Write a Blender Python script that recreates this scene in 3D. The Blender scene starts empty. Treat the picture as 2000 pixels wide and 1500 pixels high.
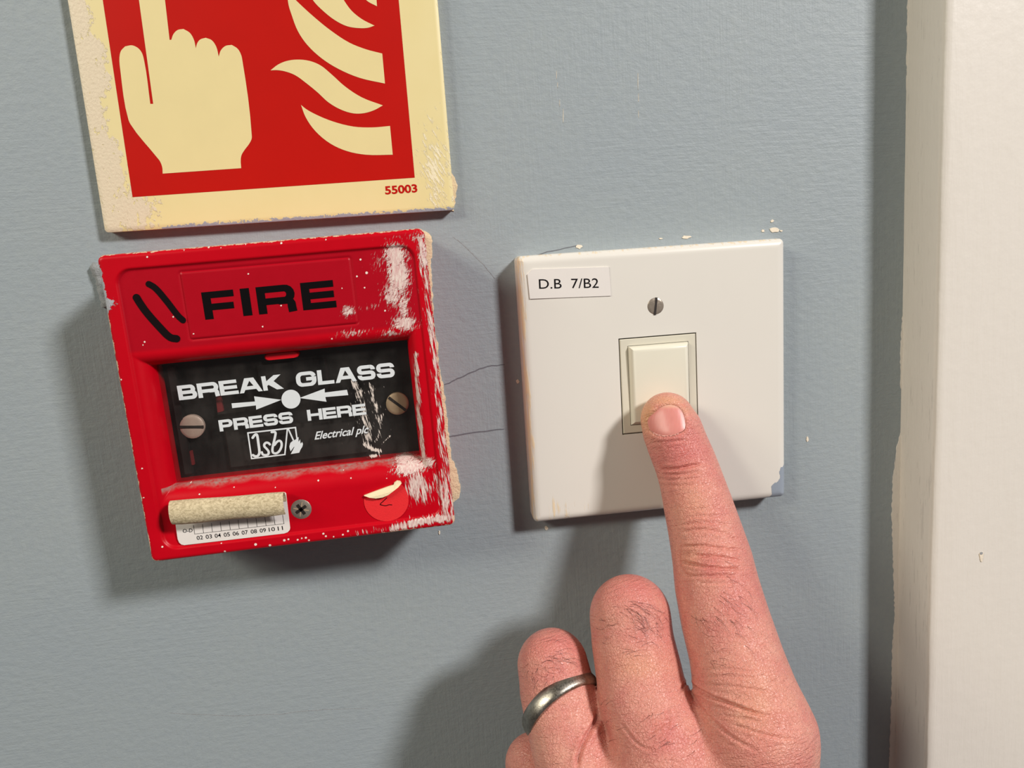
import bpy, bmesh, math, random
import numpy as np
from mathutils import Vector, Matrix
from mathutils.bvhtree import BVHTree

# ------------------------------------------------------------------ camera, light, exposure
S = 0.001                                   # all lengths below are millimetres
FPX = 1483.73                               # focal length for a 2000 px wide frame
CAM = np.array([-71.567, 45.882, 241.972])  # x right, z up, h out of the wall
ROT = np.array([[0.9905512, 0.0913713, -0.1022718],
                [-0.0724244, 0.9817807, 0.1756738],
                [0.1164600, -0.1666069, 0.9791216]])
scene = bpy.context.scene
col = scene.collection


def BV(x, z, h):
    return Vector((x * S, -h * S, z * S))


cam_data = bpy.data.cameras.new('camera')
cam_data.sensor_width = 36.0
cam_data.lens = FPX / 2000.0 * 36.0
cam_data.clip_start = 0.005
cam = bpy.data.objects.new('camera', cam_data)
col.objects.link(cam)
A = np.array([[1, 0, 0], [0, 0, -1], [0, 1, 0]], float) @ ROT
M = Matrix.Identity(4)
for i in range(3):
    for j in range(3):
        M[i][j] = A[i, j]
M.translation = BV(*CAM)
cam.matrix_world = M
scene.camera = cam

world = bpy.data.worlds.new('room_ambience')
scene.world = world
world.use_nodes = True
world.node_tree.nodes['Background'].inputs[0].default_value = (0.80, 0.74, 0.72, 1)
world.node_tree.nodes['Background'].inputs[1].default_value = 0.125


def ceiling_lamp(name, direction, dist, size, power, colour):
    l = bpy.data.lights.new(name, 'AREA')
    l.shape = 'RECTANGLE'
    l.size, l.size_y = size
    l.energy = power
    l.color = colour
    o = bpy.data.objects.new(name, l)
    col.objects.link(o)
    d = BV(*direction).normalized()
    o.location = BV(-20, 0, 0) + d * dist
    o.rotation_euler = d.to_track_quat('Z', 'Y').to_euler()
    return o


ceiling_lamp('ceiling_lamp_bright', (0.90, 0.80, 1.0), 2.0, (0.26, 0.26), 42, (1.0, 0.955, 0.94))
ceiling_lamp('ceiling_lamp_far', (-1.06, 0.80, 1.0), 2.0, (0.30, 0.30), 11.5, (1.0, 0.95, 0.80))
ceiling_lamp('corridor_lamp', (-2.0, 1.15, 1.0), 2.2, (0.55, 0.40), 12.5, (1.0, 0.94, 0.77))

vs = scene.view_settings
vs.view_transform = 'Standard'
vs.look = 'None'
vs.gamma = 1.0
vs.exposure = 0.0
vs.use_curve_mapping = False


# ------------------------------------------------------------------ measuring helpers
def at(u, v, h):
    """point (x, z) in mm at height h over the wall seen at photo pixel u, v"""
    d = ROT @ np.array([(u - 1000) / FPX, -(v - 750) / FPX, -1.0])
    t = (h - CAM[2]) / d[2]
    return CAM[0] + t * d[0], CAM[1] + t * d[1]


def at3(u, v, h):
    x, z = at(u, v, h)
    return np.array([x, z, h])


def to_px(P):
    v = (np.asarray(P) - CAM) @ ROT
    return np.stack([1000 + FPX * v[..., 0] / -v[..., 2], 750 - FPX * v[..., 1] / -v[..., 2]], -1)


class Frame:
    """a flat local frame on the wall: centre and small rotation"""
    def __init__(s, cx, cz, phi):
        s.cx, s.cz, s.c, s.s = cx, cz, math.cos(phi), math.sin(phi)

    def w(s, x, y):
        return s.cx + s.c * x - s.s * y, s.cz + s.s * x + s.c * y

    def px(s, u, v, h):
        x, z = at(u, v, h)
        x -= s.cx
        z -= s.cz
        return s.c * x + s.s * z, -s.s * x + s.c * z


def crop(ox, oy, k):
    return lambda pts: [(ox + X / k, oy + Y / k) for X, Y in pts]


def lin(r, g, b):
    f = lambda c: (c / 255 / 12.92) if c <= 10 else ((c / 255 + 0.055) / 1.055) ** 2.4
    return (f(r), f(g), f(b), 1.0)


# ------------------------------------------------------------------ node helper and materials
class NT:
    def __init__(s, name):
        s.m = bpy.data.materials.new(name)
        s.m.use_nodes = True
        s.t = s.m.node_tree
        s.bsdf = s.t.nodes['Principled BSDF']
        s.out = s.t.nodes['Material Output']

    def n(s, kind, ins=None, out=0, **props):
        nd = s.t.nodes.new('ShaderNode' + kind)
        for k, v in props.items():
            setattr(nd, k, v)
        for k, v in (ins or {}).items():
            s.set(nd.inputs[k], v)
        return nd.outputs[out]

    def set(s, sock, v):
        if isinstance(v, bpy.types.NodeSocket):
            s.t.links.new(v, sock)
        else:
            sock.default_value = v

    def p(s, **kw):
        for k, v in kw.items():
            s.set(s.bsdf.inputs[k.replace('_', ' ')], v)

    def coord(s, scale=(1, 1, 1), rot=(0, 0, 0)):
        """object coordinates in millimetres, then scaled (per mm)"""
        o = s.n('TexCoord', out=3)
        r = s.n('Mapping', {'Vector': o, 'Rotation': rot, 'Scale': (1, 1, 1)})
        return s.n('VectorMath', {0: r, 1: tuple(1000.0 * c for c in scale)}, operation='MULTIPLY')

    def noise(s, vec, scale=1.0, detail=3.0, rough=0.55, out=0):
        return s.n('TexNoise', {'Vector': vec, 'Scale': scale, 'Detail': detail, 'Roughness': rough}, out=out)

    def math(s, op, a, b=0.0, c=0.0, clamp=False):
        return s.n('Math', {0: a, 1: b, 2: c}, operation=op, use_clamp=clamp)

    def remap(s, v, a, b, c=0.0, d=1.0, smooth=False):
        return s.n('MapRange', {0: v, 1: a, 2: b, 3: c, 4: d}, clamp=True,
                   interpolation_type='SMOOTHSTEP' if smooth else 'LINEAR')

    def mix(s, f, a, b):
        nd = s.t.nodes.new('ShaderNodeMix')
        nd.data_type = 'RGBA'
        s.set(nd.inputs[0], f)
        s.set(nd.inputs[6], a)
        s.set(nd.inputs[7], b)
        return nd.outputs[2]

    def attr(s, name):
        nd = s.t.nodes.new('ShaderNodeAttribute')
        nd.attribute_name = name
        return nd.outputs['Fac']

    def bump(s, height, dist, strength=1.0, normal=None):
        ins = {'Height': height, 'Distance': dist * S, 'Strength': strength}
        if normal is not None:
            ins['Normal'] = normal
        return s.n('Bump', ins)

    def wear(s, attr, vec, scale=1.0, detail=5.0, soft=0.06):
        """ragged mask: fine noise cut by a low-frequency density attribute"""
        nz = s.remap(s.noise(vec, scale, detail, 0.62), 0.28, 0.72)
        a = s.attr(attr)
        thr = s.math('SUBTRACT', 1.0 + soft, s.math('MULTIPLY', a, 1.0 + soft))
        d = s.math('SUBTRACT', nz, thr)
        return s.remap(d, -soft, soft, 0, 1, True)


MATS = {}


def simple(name, colour, rough=0.5, metallic=0.0, var=0.08, scale=0.6, bump=0.0, bscale=2.0, spec=0.5):
    t = NT(name)
    v = t.noise(t.coord(), scale, 3)
    dark = tuple(c * (1 - var) for c in colour[:3]) + (1,)
    lite = tuple(min(1, c * (1 + var)) for c in colour[:3]) + (1,)
    t.p(Base_Color=t.mix(v, dark, lite), Roughness=rough, Metallic=metallic)
    t.bsdf.inputs['Specular IOR Level'].default_value = spec
    if bump:
        t.p(Normal=t.bump(t.noise(t.coord(), bscale, 4), bump))
    MATS[name] = t.m
    return t.m


def wall_material():
    t = NT('wall_paint')
    c1 = t.coord()
    broad = t.noise(c1, 0.02, 3)
    base = t.mix(broad, lin(147, 157, 163), lin(154, 162, 162))
    fine = t.noise(c1, 0.5, 4)
    base = t.mix(t.remap(fine, 0.35, 0.7, 0, 0.35), base, lin(139, 149, 157))
    # brush strokes, horizontal and vertical, each in its own ragged areas
    hs = t.noise(t.coord((0.10, 1, 1.5)), 0.9, 4, 0.6)
    vsx = t.noise(t.coord((1.5, 1, 0.06)), 0.9, 4, 0.6)
    area = t.remap(t.noise(c1, 0.022, 2), 0.42, 0.58, 0, 1, True)
    strokes = t.n('Mix', {0: area, 2: hs, 3: vsx})
    lumps = t.noise(t.coord((0.7, 1, 1)), 0.45, 5, 0.6)
    nrm = t.bump(strokes, 0.22, 0.5)
    nrm = t.bump(lumps, 0.42, 0.55, nrm)
    grit = t.noise(c1, 2.2, 3)
    nrm = t.bump(grit, 0.10, 0.5, nrm)
    t.p(Base_Color=base, Roughness=0.52, Normal=nrm)
    t.bsdf.inputs['Specular IOR Level'].default_value = 0.35
    MATS['wall'] = t.m


def gloss_white():
    t = NT('trim_gloss_paint')
    c1 = t.coord((1, 1, 0.12))
    v = t.noise(c1, 0.35, 4)
    base = t.mix(v, lin(216, 210, 200), lin(220, 214, 205))
    old = t.wear('old', t.coord((1.2, 1.2, 0.10)), 0.9, 4)
    base = t.mix(t.math('MULTIPLY', old, 0.22), base, lin(150, 144, 138))
    nrm = t.bump(t.noise(t.coord((1, 1, 0.10)), 0.8, 4), 0.22, 0.45)
    nrm = t.bump(t.noise(t.coord(), 0.25, 3), 0.3, 0.35, nrm)
    t.p(Base_Color=base, Roughness=0.33, Normal=nrm)
    t.bsdf.inputs['Specular IOR Level'].default_value = 0.35
    MATS['trim'] = t.m


def red_housing():
    t = NT('red_plastic')
    c1 = t.coord()
    v = t.noise(c1, 0.25, 3)
    rim = t.mix(v, lin(184, 0, 20), lin(194, 1, 24))
    pan = t.mix(v, lin(164, 4, 24), lin(173, 7, 29))
    base = t.mix(t.attr('panel'), rim, pan)
    dust = t.math('MULTIPLY', t.attr('dust'), t.remap(t.noise(c1, 0.9, 4), 0.25, 0.7))
    base = t.mix(dust, base, lin(158, 132, 124))
    s1 = t.wear('white', t.coord((1.6, 1, 0.42), (0, math.radians(-24), 0)), 1.5, 7, 0.07)
    s3 = t.wear('white', t.coord((0.35, 1, 1.9), (0, math.radians(22), 0)), 1.5, 7, 0.06)
    s1 = t.math('MULTIPLY', s1, t.math('ADD', 0.35, t.math('MULTIPLY', s3, 0.65)))
    s2 = t.wear('white_v', t.coord((1.6, 1, 0.16), (0, math.radians(6), 0)), 1.3, 6, 0.10)
    w = t.math('MAXIMUM', s1, s2)
    thick = t.remap(t.noise(t.coord((1.8, 1, 0.35), (0, math.radians(-10), 0)), 1.6, 4), 0.3, 0.65)
    thick = t.math('MAXIMUM', thick, t.remap(t.attr('white'), 0.9, 1.15))
    wc = t.mix(thick, lin(208, 158, 156), lin(230, 214, 203))
    edge = t.wear('edge', c1, 0.7, 5, 0.10)
    base = t.mix(w, base, wc)
    base = t.mix(edge, base, lin(216, 184, 156))
    spk = t.remap(t.attr('speck'), 0.45, 0.6, 0, 1, True)
    base = t.mix(spk, base, lin(240, 222, 210))
    blue = t.wear('grey', t.coord((1, 1, 1)), 0.8, 5, 0.08)
    base = t.mix(blue, base, lin(168, 170, 174))
    anyp = t.math('MAXIMUM', t.math('MAXIMUM', w, spk), t.math('MAXIMUM', edge, blue))
    hgt = t.math('MULTIPLY', anyp, t.math('ADD', 0.6, t.math('MULTIPLY', thick, 0.8)))
    nrm = t.bump(hgt, 0.16, 0.8)
    nrm = t.bump(t.noise(c1, 3.5, 2), 0.03, 0.5, nrm)
    t.p(Base_Color=base, Roughness=t.remap(anyp, 0, 1, 0.36, 0.7), Normal=nrm)
    t.bsdf.inputs['Specular IOR Level'].default_value = 0.22
    MATS['red'] = t.m


def sign_board():
    t = NT('sign_board_plastic')
    c1 = t.coord()
    v = t.noise(c1, 0.12, 2)
    base = t.mix(v, lin(223, 207, 149), lin(227, 212, 158))
    cream = t.wear('cream', t.coord((1.2, 1, 0.8)), 0.55, 6, 0.07)
    base = t.mix(cream, base, lin(218, 203, 175))
    wh = t.wear('white', t.coord((1.6, 1, 0.35), (0, math.radians(25), 0)), 1.0, 6, 0.10)
    base = t.mix(t.math('MULTIPLY', wh, 0.8), base, lin(236, 226, 196))
    bl = t.wear('grey', c1, 0.9, 5, 0.06)
    base = t.mix(bl, base, lin(160, 164, 174))
    anyp = t.math('MAXIMUM', cream, t.math('MAXIMUM', wh, bl))
    rel = t.math('MULTIPLY', anyp, t.noise(t.coord((1.2, 1, 0.8)), 1.3, 5))
    t.p(Base_Color=base, Roughness=0.42, Normal=t.bump(rel, 0.25, 0.7))
    MATS['board'] = t.m


def plate_material():
    t = NT('white_switch_plastic')
    c1 = t.coord()
    base = t.mix(t.noise(c1, 0.06, 2), lin(219, 215, 206), lin(222, 218, 209))
    cream = t.wear('cream', t.coord((1, 1, 0.12)), 0.8, 5, 0.15)
    base = t.mix(t.math('MULTIPLY', cream, 0.7), base, lin(232, 205, 160))
    bl = t.wear('grey', c1, 0.5, 4, 0.05)
    base = t.mix(bl, base, lin(146, 156, 168))
    nrm = t.bump(t.math('MAXIMUM', bl, t.math('MULTIPLY', cream, t.noise(t.coord((1, 1, 0.12)), 1.2, 4))), 0.2, 0.7)
    t.p(Base_Color=base, Roughness=0.30, Normal=nrm)
    MATS['plate'] = t.m


def glass_material():
    t = NT('clear_glass')
    tr = t.n('BsdfTransparent', {'Color': (0.76, 0.76, 0.75, 1)})
    gl = t.n('BsdfGlossy', {'Color': (1, 1, 1, 1), 'Roughness': 0.04})
    fr = t.remap(t.math('POWER', t.n('LayerWeight', {'Blend': 0.5}, out=1), 4.0), 0, 1, 0.035, 0.6)
    sh = t.n('MixShader', {0: fr, 1: tr, 2: gl})
    w = t.wear('scratch', t.coord((1.6, 1, 0.22), (0, math.radians(8), 0)), 1.6, 6, 0.10)
    df = t.n('BsdfDiffuse', {'Color': lin(214, 204, 194)})
    f = t.math('MAXIMUM', w, t.remap(t.noise(t.coord((1, 1, 0.5)), 0.15, 4), 0.3, 0.8, 0.0, 0.035))
    sh2 = t.n('MixShader', {0: f, 1: sh, 2: df})
    t.t.links.new(sh2, t.out.inputs['Surface'])
    t.m.use_transparent_shadow = True
    MATS['glass'] = t.m


def skin_material():
    t = NT('skin')
    c1 = t.coord()
    red = t.attr('red')
    pale = t.attr('pale')
    mott = t.noise(c1, 0.16, 4)
    base = t.mix(t.remap(mott, 0.3, 0.7), lin(219, 154, 136), lin(208, 131, 120))
    base = t.mix(red, base, lin(198, 100, 100))
    base = t.mix(pale, base, lin(222, 168, 124))
    pores = t.n('TexVoronoi', {'Vector': t.n('VectorMath', {0: t.coord(), 1: t.n('VectorMath', {0: t.noise(c1, 0.8, 2, out=1), 1: (1.6, 1.6, 1.6)}, operation='MULTIPLY')}, operation='ADD'), 'Scale': 1.05}, feature='DISTANCE_TO_EDGE')
    base = t.mix(t.remap(pores, 0.0, 0.10, 0.07, 0.0), base, lin(168, 84, 78))

    def axis(a):
        return t.n('VectorMath', {0: c1, 1: a}, operation='DOT_PRODUCT', out=1)
    al, cr, de = axis((0.12, -0.42, -0.90)), axis((0.99, 0.0, 0.13)), axis((0.05, 0.90, -0.42))
    wv = t.n('CombineXYZ', {0: t.math('MULTIPLY', al, 1.0), 1: t.math('MULTIPLY', cr, 0.16), 2: t.math('MULTIPLY', de, 0.16)})
    lines = t.noise(wv, 1.35, 3, 0.6)
    cells = t.remap(pores, 0.0, 0.22)
    nrm = t.bump(lines, 0.62, 0.9)
    nrm = t.bump(cells, 0.105, 0.85, nrm)
    nrm = t.bump(t.noise(c1, 1.6, 3), 0.12, 0.6, nrm)
    t.p(Base_Color=base, Normal=nrm, Roughness=t.remap(t.noise(c1, 0.3, 3), 0.3, 0.7, 0.27, 0.40))
    t.bsdf.inputs['Subsurface Weight'].default_value = 0.22
    t.bsdf.inputs['Subsurface Radius'].default_value = (1.0, 0.32, 0.18)
    t.bsdf.inputs['Subsurface Scale'].default_value = 0.0022
    t.bsdf.inputs['Specular IOR Level'].default_value = 0.5
    MATS['skin'] = t.m


def roll_material():
    t = NT('fibrous_paper_back')
    f = t.noise(t.coord((0.8, 1, 1)), 1.6, 5, 0.7)
    base = t.mix(t.remap(f, 0.34, 0.62), lin(168, 152, 118), lin(222, 206, 170))
    t.p(Base_Color=base, Roughness=0.9, Normal=t.bump(f, 0.35, 0.8))
    MATS['roll'] = t.m


def ring_material():
    t = NT('worn_steel')
    v = t.noise(t.coord(), 0.22, 5, 0.6)
    sc = t.noise(t.coord((2, 2, 2)), 1.2, 5, 0.7)
    base = t.mix(t.remap(v, 0.35, 0.65), lin(132, 126, 116), lin(196, 190, 178))
    t.p(Base_Color=base, Metallic=1.0, Roughness=t.remap(sc, 0.3, 0.7, 0.22, 0.5), Normal=t.bump(sc, 0.06, 0.6))
    MATS['ring'] = t.m


wall_material(); gloss_white(); red_housing(); sign_board(); plate_material(); glass_material()
skin_material(); roll_material(); ring_material()
simple('sign_red', lin(182, 14, 4), 0.42, var=0.05, scale=0.1, spec=0.22)
simple('sign_cream', lin(224, 208, 152), 0.40, var=0.03, scale=0.15)
simple('black_ink', lin(10, 7, 9), 0.5, var=0.2, spec=0.12)
simple('marker_ink', lin(16, 5, 8), 0.6, var=0.3, scale=1.5, spec=0.12)
simple('glass_print', lin(214, 220, 222), 0.5, var=0.05, scale=0.8)
simple('black_plastic', lin(21, 18, 17), 0.5, var=0.25, scale=0.25, bump=0.05)
simple('dark_bracket', lin(36, 32, 30), 0.55, var=0.3, scale=0.3)
simple('red_plastic_inner', lin(132, 44, 46), 0.5, var=0.2)
simple('brass_screw', lin(196, 170, 138), 0.42, 0.15, var=0.12, scale=0.8, bump=0.04)
simple('pale_screw', lin(204, 180, 164), 0.45, 0.1, var=0.12, scale=0.8, bump=0.04)
simple('steel_screw', lin(168, 156, 142), 0.30, 0.55, var=0.35, scale=0.9, bump=0.06)
simple('screw_slot', lin(38, 30, 26), 0.6, var=0.3)
simple('cream_plastic', lin(224, 220, 202), 0.34, var=0.02, scale=0.1)
simple('cream_surround', lin(212, 207, 189), 0.36, var=0.03, scale=0.2)
simple('dark_gap', lin(58, 50, 40), 0.7, var=0.2)
simple('label_white', lin(224, 219, 213), 0.45, var=0.02, scale=0.3)
simple('sticker_white', lin(226, 220, 214), 0.6, var=0.03, scale=0.4)
simple('sticker_red', lin(228, 34, 40), 0.6, var=0.1, scale=1.6, bump=0.05, bscale=3)
simple('sticker_back', lin(236, 218, 178), 0.75, var=0.08, scale=1.5, bump=0.08)
simple('cream_residue', lin(222, 200, 164), 0.8, var=0.14, scale=0.7, bump=0.35, bscale=1.6)
simple('crack_shadow', lin(104, 106, 112), 0.8, var=0.3, scale=1.0)
simple('chip_white', lin(226, 214, 194), 0.7, var=0.1, scale=1.5, bump=0.1)
simple('plaster_grey', lin(150, 152, 154), 0.8, var=0.2, scale=1.0, bump=0.3)
simple('hair', lin(54, 34, 30), 0.5, var=0.2)


# ------------------------------------------------------------------ object helpers
def setup(o, label=None, cat=None, group=None, kind=None):
    if label:
        o['label'] = label
    if cat:
        o['category'] = cat
    if group:
        o['group'] = group
    if kind:
        o['kind'] = kind
    return o


def empty(name, x, z, h, label, cat):
    o = bpy.data.objects.new(name, None)
    o.empty_display_size = 0.01
    col.objects.link(o)
    o.location = BV(x, z, h)
    return setup(o, label, cat)


def root_of(p):
    loc = Vector((0, 0, 0))
    while p is not None:
        loc = loc + p.location
        p = p.parent
    return loc


def mk(name, verts, faces, mat, parent=None, smooth=False, sharp=None, attrs=None):
    """verts are world (x, z, h) in mm"""
    v = np.asarray(verts, float)
    off = root_of(parent)
    co = np.stack([v[:, 0] * S - off.x, -v[:, 2] * S - off.y, v[:, 1] * S - off.z], -1)
    me = bpy.data.meshes.new(name)
    me.from_pydata(co.tolist(), [], [tuple(int(i) for i in f) for f in faces])
    if isinstance(mat, str):
        mat = MATS[mat]
    me.materials.append(mat)
    if smooth:
        me.polygons.foreach_set('use_smooth', [True] * len(me.polygons))
        if sharp:
            me.set_sharp_from_angle(angle=math.radians(sharp))
    for k, a in (attrs or {}).items():
        me.attributes.new(k, 'FLOAT', 'POINT').data.foreach_set('value', np.asarray(a, np.float32).ravel())
    me.update()
    o = bpy.data.objects.new(name, me)
    col.objects.link(o)
    if parent is not None:
        o.parent = parent
    return o


def fix_normals(o):
    bm = bmesh.new()
    bm.from_mesh(o.data)
    bmesh.ops.recalc_face_normals(bm, faces=bm.faces)
    bm.to_mesh(o.data)
    bm.free()
    return o


def slab(name, poly, h0, h1, mat, parent, bevel=0.0, smooth=False):
    """solid from a world outline (x, z) in mm between two heights"""
    n = len(poly)
    v = [(x, z, h0) for x, z in poly]
    f = []
    if bevel:
        cx = sum(p[0] for p in poly) / n
        cz = sum(p[1] for p in poly) / n
        ins = []
        for x, z in poly:
            d = math.hypot(x - cx, z - cz) or 1
            ins.append((x - (x - cx) / d * bevel, z - (z - cz) / d * bevel))
        v += [(x, z, h1 - bevel) for x, z in poly] + [(x, z, h1) for x, z in ins]
        rings = 3
    else:
        v += [(x, z, h1) for x, z in poly]
        rings = 2
    for r in range(rings - 1):
        for i in range(n):
            j = (i + 1) % n
            f.append((r * n + i, r * n + j, (r + 1) * n + j, (r + 1) * n + i))
    f.append(tuple(range((rings - 1) * n, rings * n)))
    f.append(tuple(reversed(range(n))))
    return fix_normals(mk(name, v, f, mat, parent, smooth, 40 if smooth else None))


def smooth_closed(pts, it=2):
    for _ in range(it):
        q = []
        for i in range(len(pts)):
            a, b = pts[i], pts[(i + 1) % len(pts)]
            q += [(a[0] * .75 + b[0] * .25, a[1] * .75 + b[1] * .25), (a[0] * .25 + b[0] * .75, a[1] * .25 + b[1] * .75)]
        pts = q
    return pts


def chaikin(pts, it=2):
    for _ in range(it):
        q = [pts[0]]
        for a, b in zip(pts[:-1], pts[1:]):
            q += [(a[0] * .75 + b[0] * .25, a[1] * .75 + b[1] * .25), (a[0] * .25 + b[0] * .75, a[1] * .25 + b[1] * .75)]
        pts = q + [pts[-1]]
    return pts


def spline(pts, n=4, sharp=38):
    """closed outline through the points, corners kept"""
    P = [np.array(p, float) for p in pts]
    N = len(P)
    T = []
    for i in range(N):
        a, b = P[i] - P[i - 1], P[(i + 1) % N] - P[i]
        la, lb = np.linalg.norm(a), np.linalg.norm(b)
        cosv = np.clip(a @ b / (la * lb + 1e-9), -1, 1)
        T.append(None if math.degrees(math.acos(cosv)) > sharp else (a / la + b / lb) / np.linalg.norm(a / la + b / lb))
    out = []
    for i in range(N):
        j = (i + 1) % N
        d = P[j] - P[i]
        L = np.linalg.norm(d)
        t0 = T[i] if T[i] is not None else d / L
        t1 = T[j] if T[j] is not None else d / L
        for k in range(n):
            t = k / n
            h00, h10, h01, h11 = 2 * t ** 3 - 3 * t * t + 1, t ** 3 - 2 * t * t + t, -2 * t ** 3 + 3 * t * t, t ** 3 - t * t
            out.append(tuple(h00 * P[i] + h10 * L * t0 + h01 * P[j] + h11 * L * t1))
    return out


class Print:
    """flat print: polygons gathered into one thin mesh"""
    def __init__(s, h):
        s.h, s.v, s.f = h, [], []

    def poly(s, pts):
        b = len(s.v)
        hh = s.h + 0.0015 * (len(s.f) % 40)
        s.v += [(x, z, hh) for x, z in pts]
        s.f.append(tuple(range(b, b + len(pts))))

    def px(s, pts):
        s.poly([at(u, v, s.h) for u, v in pts])

    def ribbon(s, pts, w, caps=False):
        pts = [np.array(p, float) for p in pts]
        n = len(pts)
        L, R = [], []
        for i in range(n):
            a = pts[max(i - 1, 0)]
            b = pts[min(i + 1, n - 1)]
            d = b - a
            d = d / (np.linalg.norm(d) + 1e-9)
            nr = np.array([-d[1], d[0]])
            k = 1.0
            if 0 < i < n - 1:
                d1 = (pts[i] - a) / (np.linalg.norm(pts[i] - a) + 1e-9)
                k = 1.0 / max(0.5, abs(np.dot(nr, [-d1[1], d1[0]])))
            ww = w(i / (n - 1)) if callable(w) else w
            L.append(pts[i] + nr * ww / 2 * k)
            R.append(pts[i] - nr * ww / 2 * k)
        for i in range(n - 1):
            s.poly([L[i], R[i], R[i + 1], L[i + 1]])
        if caps:
            for c, ww in ((pts[0], w(0) if callable(w) else w), (pts[-1], w(1) if callable(w) else w)):
                s.poly([(c[0] + ww / 2 * math.cos(t * math.pi / 8), c[1] + ww / 2 * math.sin(t * math.pi / 8)) for t in range(16)])

    def ribbon_px(s, pts, wpx, caps=False, it=2):
        pts = chaikin(pts, it) if it else pts
        a, b = at(pts[0][0], pts[0][1], s.h), at(pts[0][0] + 1, pts[0][1], s.h)
        k = math.dist(a, b)
        s.ribbon([at(u, v, s.h) for u, v in pts], wpx * k, caps)

    def build(s, name, mat, parent):
        o = mk(name, s.v, s.f, mat, parent)
        bm = bmesh.new()
        bm.from_mesh(o.data)
        for f in bm.faces:
            f.normal_update()
            if f.normal.y > 0:
                f.normal_flip()
        big = [f for f in bm.faces if len(f.verts) > 4]
        bmesh.ops.triangulate(bm, faces=big, ngon_method='EAR_CLIP')
        bm.to_mesh(o.data)
        bm.free()
        return o


def text_line(pr, s, p0, p1, p2, bold=0.0):
    """default-font text: p0 baseline start, p1 baseline end, p2 top of the first letter (pixels on plane pr.h)"""
    cu = bpy.data.curves.new('text', 'FONT')
    cu.body = s
    cu.offset = bold
    cu.resolution_u = 4
    ob = bpy.data.objects.new('text', cu)
    col.objects.link(ob)
    dg = bpy.context.evaluated_depsgraph_get()
    me = bpy.data.meshes.new_from_object(ob.evaluated_get(dg))
    vv = [(v.co.x, v.co.y) for v in me.vertices]
    ff = [tuple(p.vertices) for p in me.polygons]
    bpy.data.objects.remove(ob)
    bpy.data.curves.remove(cu)
    bpy.data.meshes.remove(me)
    x0 = min(v[0] for v in vv)
    x1 = max(v[0] for v in vv)
    y1 = max(v[1] for v in vv)
    a, b, c = (np.array(at(p[0], p[1], pr.h)) for p in (p0, p1, p2))
    base = len(pr.v)
    for x, y in vv:
        q = a + (b - a) * (x - x0) / (x1 - x0) + (c - a) * y / y1
        pr.v.append((q[0], q[1], pr.h))
    pr.f += [tuple(base + i for i in f) for f in ff]


def arc(cx, cy, rx, ry, a0, a1, n=6):
    return [(cx + rx * math.cos(math.radians(a0 + (a1 - a0) * i / n)), cy + ry * math.sin(math.radians(a0 + (a1 - a0) * i / n))) for i in range(n + 1)]


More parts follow.
